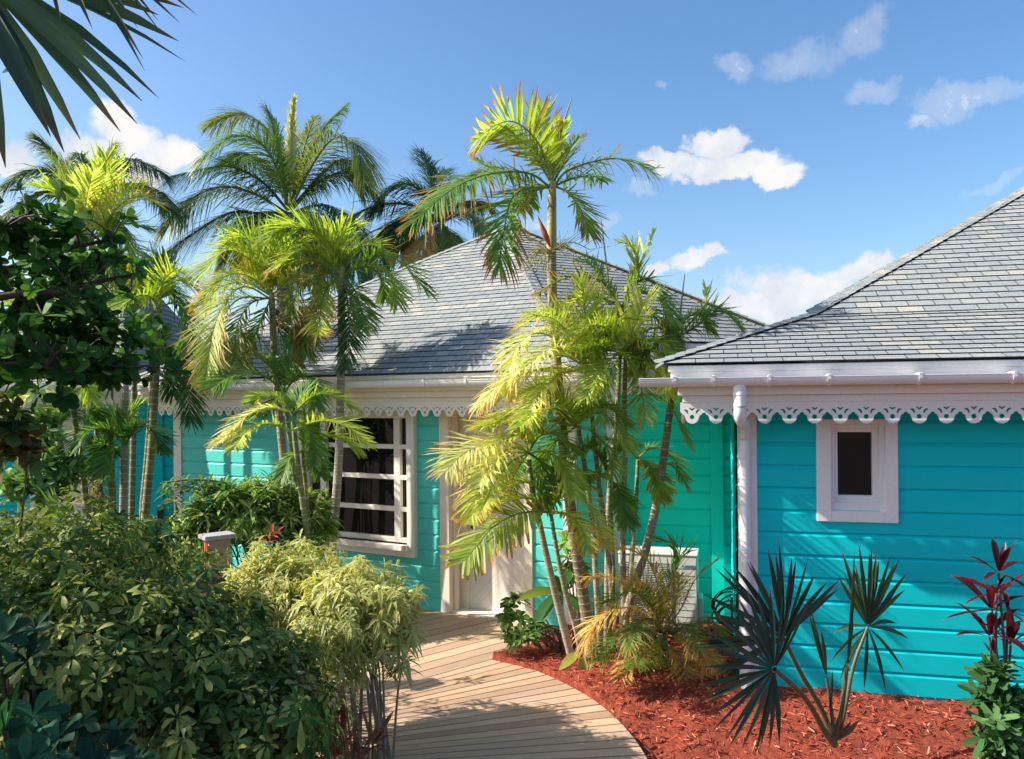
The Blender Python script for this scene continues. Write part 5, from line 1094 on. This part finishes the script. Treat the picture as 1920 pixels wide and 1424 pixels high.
# succulent-like shrub bottom right
shrub('dark_leaf_shrub', 'dark green bush with thick finger-like leaves at the bottom right corner', 'shrub', [(1870, 1265, 4.9, .07, .08, .07, 9), (1862, 1320, 4.9, .10, .1, .10, 16), (1880, 1370, 4.85, .14, .12, .14, 30), (1895, 1420, 4.8, .15, .12, .16, 34), (1905, 1330, 4.9, .10, .1, .12, 14)], 16, .095, .030, (-.2, 1.1), .05, [(.06, .15, .05), (.12, .24, .08), (.04, .10, .04)], 'darkleaf', seed=95, prof='blunt', stems=10, fold=.1)
# ------------------------------------------------------------------ dark round-leaved tree at the left
rng = np.random.default_rng(101); tb = np.array([-4.2, 3.3, -.12]); t = thing('tree', 'dark round-leaved tree whose shaded branches reach in from the left edge', 'tree', tb)
sb = QB(); fk = np.array([-4.1, 3.3, 2.0])
tube(sb, smooth_path([tb, np.array([-4.2, 3.3, 1.0]), fk], 10), np.linspace(.12, .09, 10), (.09, .07, .055), 10); sb.build('trunk', M['bark'], t)
sb = QB(); qb = QB(); cl = []
def limb(a, b, r0, r1, sag=.1):
    m_ = (np.array(a)+np.array(b))/2+np.array([0, 0, sag]); p = smooth_path([a, m_, b], 12); tube(sb, p, np.linspace(r0, r1, 12), (.10, .06, .045), 7); return p
mains = [((-20, 722, 3.9), (235, 690, 3.9)), ((-20, 600, 3.9), (250, 515, 4.0)), ((-20, 520, 3.9), (210, 450, 4.1)), ((-20, 460, 3.8), (60, 400, 3.9)), ((-20, 660, 4.0), (210, 620, 4.1)), ((-20, 690, 3.7), (130, 700, 3.7)), ((-20, 560, 3.7), (180, 560, 3.8))]
for (a, b) in mains:
    pa = W(*a); limb(fk, pa, .045, .022, .1); p = limb(pa, W(*b), .020, .008, .03)
    for k in range(11):
        q = p[rng.integers(1, 12)]; e = q+np.array([rng.uniform(-.16, .2), rng.uniform(-.22, .22), rng.uniform(-.14, .2)]); tube(sb, [q, (q+e)/2+Z3*.02, e], [.006, .005, .003], (.10, .06, .045), 4); cl.append(e)
    cl += [p[-1], p[-2]]
for (x, y, D, rx, rz, n) in ((90, 480, 4.0, .34, .20, 42), (60, 600, 4.0, .32, .30, 60), (150, 650, 4.1, .30, .14, 44), (215, 690, 4.0, .14, .09, 22), (20, 430, 3.9, .12, .16, 24), (190, 560, 4.2, .2, .2, 20), (110, 690, 3.9, .3, .07, 26), (15, 680, 3.8, .14, .1, 16)):
    c = W(x, y, D); cl += list(c+rng.normal(0, .5, (n, 3))*np.array([rx, .3, rz]))
for (c, r, n) in (((-4.3, 3.2, 3.2), (1.7, 1.3, 1.1), 480), ((-4.2, 2.3, 2.6), (1.3, 1.2, 1.0), 200)): cl += list(np.array(c)+rng.normal(0, .5, (n, 3))*np.array(r))  # unseen leaf masses beyond the frame, added to shade the foreground shrubs
cl = np.array(cl); ax = nrm(rng.normal(0, .6, cl.shape)+np.array([.2, -.2, .7]))
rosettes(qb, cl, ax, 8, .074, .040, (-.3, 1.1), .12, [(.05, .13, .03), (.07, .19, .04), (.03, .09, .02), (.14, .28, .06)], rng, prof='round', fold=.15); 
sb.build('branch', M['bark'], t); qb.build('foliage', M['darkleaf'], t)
shrub('dark_leaf_shrub', 'dark glossy-leaved twig at the left edge in front of the left house wall', 'shrub', [(10, 830, 4.2, .09, .1, .12, 10), (35, 870, 4.2, .1, .1, .12, 10), (10, 780, 4.2, .06, .1, .1, 6)], 7, .11, .05, (-.2, .8), .1, [(.05, .10, .04), (.10, .16, .05), (.12, .08, .04)], 'darkleaf', seed=102, prof='round', stems=4, base=(W(-30, 1100, 4.3)*np.array([1, 1, 0])))
shrub('dark_shrub', 'dark green sprig rising from the foreground shrubs beside the light box', 'shrub', [(275, 1005, 5.4, .13, .12, .05, 12), (270, 1035, 5.4, .1, .1, .06, 8)], 9, .14, .045, (-.3, .5), .3, [(.03, .10, .05), (.05, .13, .06)], 'darkleaf', seed=103, prof='lance', stems=3, base=(W(275, 1280, 5.4)*np.array([1, 1, 0])), baser=.02)
# ------------------------------------------------------------------ air conditioner
AW = Wall(1230, 7.75, -15.0); ax0, ax1 = AW.t(1158), AW.t(1306); az1 = AW.uv(1230, 1037)[1]; az0 = az1-.72
ac = thing('air_conditioner', 'cream outdoor air conditioner unit with a horizontal slatted grille against the green wall', 'air conditioner', AW.pt((ax0+ax1)/2, 0, -.16))
b = MB(); AW.box(b, ax0, ax1, az0, az1-.025, -.32, 0); body = b.build('case', M['acwhite'], ac, bevel=.012)
b = MB(); AW.box(b, ax0-.006, ax1+.006, az1-.026, az1, -.328, .008); b.build('lid', M['acwhite'], ac, bevel=.01)
g0, g1 = ax0+.035, ax1-.25; b = MB(); AW.box(b, g0, g1, az0+.07, az1-.10, -.005, .003); gr = b.build('grille', M['dark'], ac)
b = MB(); z = az0+.075
while z < az1-.105: AW.box(b, g0, g1, z, z+.006, .003, .014); z += .0165
for k in range(5): x = g0+(g1-g0)*k/4; AW.box(b, x-.003, x+.003, az0+.07, az1-.10, .0035, .012)
b.build('slat', M['acwhite'], gr)
b = MB()
for k in range(9):
    z = az0+.05+k*.066; AW.box(b, ax1-.225, ax1-.03, z, z+.004, -.003, .0035)
AW.box(b, ax1-.225, ax1-.221, az0+.05, az1-.05, -.003, .004); b.build('panel_groove', M['grey'], ac)
b = MB(); AW.box(b, ax1+.0, ax1+.045, az0+.02, az0+.30, -.26, -.04); b.build('valve_cover', M['acwhite'], ac, bevel=.02)
b = MB()
for x in (ax0+.08, ax1-.14): AW.box(b, x, x+.07, -.1, az0, -.30, -.02)
b.build('foot', M['grey'], ac)
def text(body_, w, t, z, o, size, mat, name, parent, shear=.0, ext=.0008, bold=0):
    cu = bpy.data.curves.new('text', 'FONT'); cu.body = body_; cu.size = size; cu.extrude = ext; cu.shear = shear; cu.offset = bold
    tmp = bpy.data.objects.new('tmp', cu); C.objects.link(tmp); dg = bpy.context.evaluated_depsgraph_get(); dg.update()
    me = bpy.data.meshes.new_from_object(tmp.evaluated_get(dg)); bpy.data.objects.remove(tmp)
    p = w.pt(t, z, o); me.transform(Matrix(((w.d[0], 0, w.n[0], p[0]), (w.d[1], 0, w.n[1], p[1]), (0, 1, 0, p[2]), (0, 0, 0, 1)))); me.materials.clear()
    return link(name, me, mat, parent)
lt, lz = AW.uv(1283, 1064); text('DAIKIN', AW, lt, lz, .0022, .030, M['logo'], 'logo_lettering', ac, .25, bold=.0008)
b = MB(); b.add([AW.pt(lt-.022, lz, .002), AW.pt(lt-.004, lz, .002), AW.pt(lt-.018, lz+.022, .002)], [(0, 1, 2)]); b.build('logo_mark', M['logo'], ac)
b = MB(); AW.box(b, lt-.012, lt+.030, lz-.018, lz-.006, .0, .0025); b.build('logo_mark', M['logo'], ac)
b = MB(); AW.box(b, lt+.031, lt+.105, lz-.018, lz-.006, .0, .0025); lb = b.build('label_strip', M['black'], ac); text('INVERTER', AW, lt+.034, lz-.0155, .0027, .010, M['white'], 'label_lettering', lb, .2)
# hoses behind it
qb = QB(); rng = np.random.default_rng(12)
for k in range(7):
    c = W(1372+rng.uniform(-8, 8), 1140+rng.uniform(-10, 15), 7.6); rr_ = rng.uniform(.10, .19); a = np.linspace(0, rng.uniform(4.5, 6.2), 30)+rng.uniform(0, 1)
    tube(qb, np.stack([c[0]+rr_*np.cos(a), np.full(30, c[1])+rng.uniform(-.05, .05)+.03*np.sin(a*2), c[2]+rr_*np.sin(a)*.9], -1), [.008]*30, (.01, .02, .025), 6)
c = W(1372, 1140, 7.6); tube(qb, [c+Z3*.1, c-Z3*.4, np.array([c[0]+.05, c[1], -.1])], [.01]*3, (.01, .02, .025), 6)
o = qb.build('hose', M['black']); tag(o, 'coil of black hoses hanging at the corner of the green wall behind the fan palm', 'hose')
# ------------------------------------------------------------------ wooden light box
PW = Wall(391, 6.7, 24); PW2 = Wall(391, 6.7, -62)
lp = thing('light_box', 'weathered wooden bollard box with a red painted front in the hedge', 'bollard', PW.pt(0, -.1))
def cbox(name, w, t0, t1, z0, z1, o0, o1, mat, par, col=(1, 1, 1), bevel=.004):
    b = MB(); w.box(b, t0, t1, z0, z1, o0, o1); b.c = [col]*len(b.v); return b.build(name, mat, par, bevel=bevel)
pz = PW2.uv(391, 1010)[1]; B2 = Wall(391, 6.7, -52)
# local axes: B2.d runs right along the red front, -B2.n runs back along the plain wooden side
wR = .13; dS = .17
cbox('post', B2, -wR, 0, -.1, pz, -dS, 0, M['wood'], lp, (.44, .33, .23))
cbox('side_panel', Wall(391, 6.7, -52), -wR-.001, 0.001, -.1, pz-.01, -.0005, .010, M['wood'], lp, (.52, .42, .32))
cbox('red_panel', B2, -wR+.03, -.028, -.05, pz-.03, .0105, .016, M['red'], lp, bevel=.001)
cbox('cap', B2, -wR-.035, .035, pz, pz+.035, -dS-.04, .05, M['wood'], lp, (.46, .42, .42))
b = MB(); 
for (x, z, l, a) in ((-.10, pz-.20, .035, .5), (-.075, pz-.19, .03, -.6), (-.09, pz-.215, .03, .1)):
    ca, sa = math.cos(a), math.sin(a); p = B2.pt(x, z, .0165); b.box(p, B2.d*l*ca+Z3*l*sa, -B2.d*.006*sa+Z3*.006*ca, B2.n*.001)
b.build('emblem', M['black'], lp)
# ------------------------------------------------------------------ light and sky
SUNV = nrm(np.array([-1.0, -.02, math.tan(math.radians(36.5))]))
sd = bpy.data.lights.new('sun', 'SUN'); sd.energy = 5.0; sd.angle = math.radians(.55); sd.color = (1, .93, .82)
so = bpy.data.objects.new('sun', sd); C.objects.link(so); so.rotation_euler = Vector(tuple(SUNV)).to_track_quat('Z', 'Y').to_euler(); so.location = (-20, -10, 20)
wd = bpy.data.worlds.new('World'); SC.world = wd; wd.use_nodes = True; nt = wd.node_tree; nt.nodes.clear()
out = nt.nodes.new('ShaderNodeOutputWorld'); bg = nt.nodes.new('ShaderNodeBackground')
sky = nt.nodes.new('ShaderNodeTexSky'); sky.sky_type = 'NISHITA'; sky.sun_disc = False
sky.sun_elevation = math.asin(SUNV[2]); sky.sun_rotation = math.atan2(SUNV[0], SUNV[1]); sky.air_density = 1.0; sky.dust_density = 1.6; sky.ozone_density = 2.5; sky.altitude = 0
tc = nt.nodes.new('ShaderNodeTexCoord'); v = tc.outputs['Generated']
n1 = noise(nt, v, 16, 10, .68); nw = nd(nt, 'ShaderNodeTexNoise', _Scale=11, _Detail=9, _Roughness=.62); nt.links.new(v, nw.inputs['Vector'])
# cumulus clouds: soft blobs at fixed directions of the sky, edges broken by noise
wv = nt.nodes.new('ShaderNodeVectorMath'); wv.operation = 'MULTIPLY_ADD'; wv.inputs[1].default_value = (.10,)*3; nt.links.new(nw.outputs['Color'], wv.inputs[0]); nt.links.new(v, wv.inputs[2])
def cloud(px, py, wx, wy, dens=1.0):
    d = nrm(ray(px, py)); th = math.atan2(d[0], d[1])
    mp = nd(nt, 'ShaderNodeMapping'); mp.vector_type = 'POINT'
    d2 = d+np.array([.05]*3)
    sc = np.array([F/wx, F/wx*.6, F/wy]); mp.inputs['Scale'].default_value = tuple(sc); mp.inputs['Location'].default_value = tuple(-d2*sc); nt.links.new(wv.outputs[0], mp.inputs[0])
    ln = nt.nodes.new('ShaderNodeVectorMath'); ln.operation = 'LENGTH'; nt.links.new(mp.outputs[0], ln.inputs[0])
    return ramp(nt, ln.outputs['Value'], [(.0, dens), (.5, dens*.8), (1.0, 0.0)])
def mx_(L_):
    cur = L_[0]
    for c in L_[1:]:
        mm = nt.nodes.new('ShaderNodeMath'); mm.operation = 'MAXIMUM'; nt.links.new(cur, mm.inputs[0]); nt.links.new(c, mm.inputs[1]); cur = mm.outputs[0]
    return cur
cur = mx_([cloud(240, 262, 62, 46), cloud(215, 318, 95, 42), cloud(325, 300, 46, 42), cloud(5, 305, 42, 30), cloud(1345, 262, 62, 34), cloud(1370, 310, 105, 32), cloud(1262, 305, 62, 26, .85), cloud(1450, 318, 50, 22, .8), cloud(1318, 484, 68, 20, .75)])
cur2 = mx_([cloud(1500, 540, 130, 46), cloud(1620, 500, 70, 30), cloud(1420, 580, 120, 36), cloud(1240, 500, 30, 20)])
cur3 = mx_([cloud(1520, 105, 80, 36), cloud(1390, 125, 40, 24), cloud(1625, 60, 40, 50), cloud(1830, 190, 110, 22), cloud(1640, 185, 50, 26), cloud(1220, 358, 45, 14), cloud(1865, 350, 50, 14), cloud(1120, 420, 50, 22), cloud(1000, 425, 45, 20), cloud(1238, 150, 24, 9), cloud(1740, 230, 40, 12), cloud(120, 620, 500, 60)])
sb_ = nt.nodes.new('ShaderNodeMath'); sb_.operation = 'MULTIPLY_ADD'; nt.links.new(n1, sb_.inputs[0]); sb_.inputs[1].default_value = 2.1; sb_.inputs[2].default_value = -1.08
def gat(cur, stops, g):
    ad = nt.nodes.new('ShaderNodeMath'); ad.operation = 'ADD'; nt.links.new(cur, ad.inputs[0]); nt.links.new(sb_.outputs[0], ad.inputs[1])
    m1 = nt.nodes.new('ShaderNodeMath'); m1.operation = 'MULTIPLY'; nt.links.new(ramp(nt, ad.outputs[0], stops), m1.inputs[0]); nt.links.new(ramp(nt, cur, [(.0, 0.0), (.45, 1.0)]), m1.inputs[1])
    m2 = nt.nodes.new('ShaderNodeMath'); m2.operation = 'MULTIPLY'; nt.links.new(m1.outputs[0], m2.inputs[0]); m2.inputs[1].default_value = g; return m2.outputs[0]
gate = type('G', (), {})(); gate.outputs = [mx_([gat(cur, [(.0, .0), (.3, .75), (.7, 1.0)], 1.0), gat(cur2, [(0, 0.0), (.7, 1.0)], .95), gat(cur3, [(.05, 0.0), (1.0, .6), (1.5, 1.0)], .5)])]
n3 = noise(nt, v, 15, 6)
SKYS = .128
sk = mixc(nt, sky.outputs[0], (1.0, 1.0, 1.0), 0.0)
hs = nd(nt, 'ShaderNodeHueSaturation', _Saturation=1.2, _Value=1.0); nt.links.new(sky.outputs[0], hs.inputs['Color'])
ccol = ramp(nt, n3, [(.3, (3.3, 3.55, 4.1)), (.62, (4.6, 4.55, 4.5))])
fin = mixc(nt, hs.outputs[0], ccol, gate.outputs[0])
nt.links.new(fin, bg.inputs[0]); bg.inputs[1].default_value = SKYS; nt.links.new(bg.outputs[0], out.inputs[0])
vs = SC.view_settings; vs.view_transform = 'Standard'; vs.look = 'None'; vs.gamma = 1; vs.use_curve_mapping = False; vs.exposure = 0.75
SC.cycles.max_bounces = 8; SC.cycles.diffuse_bounces = 4; SC.cycles.transmission_bounces = 6
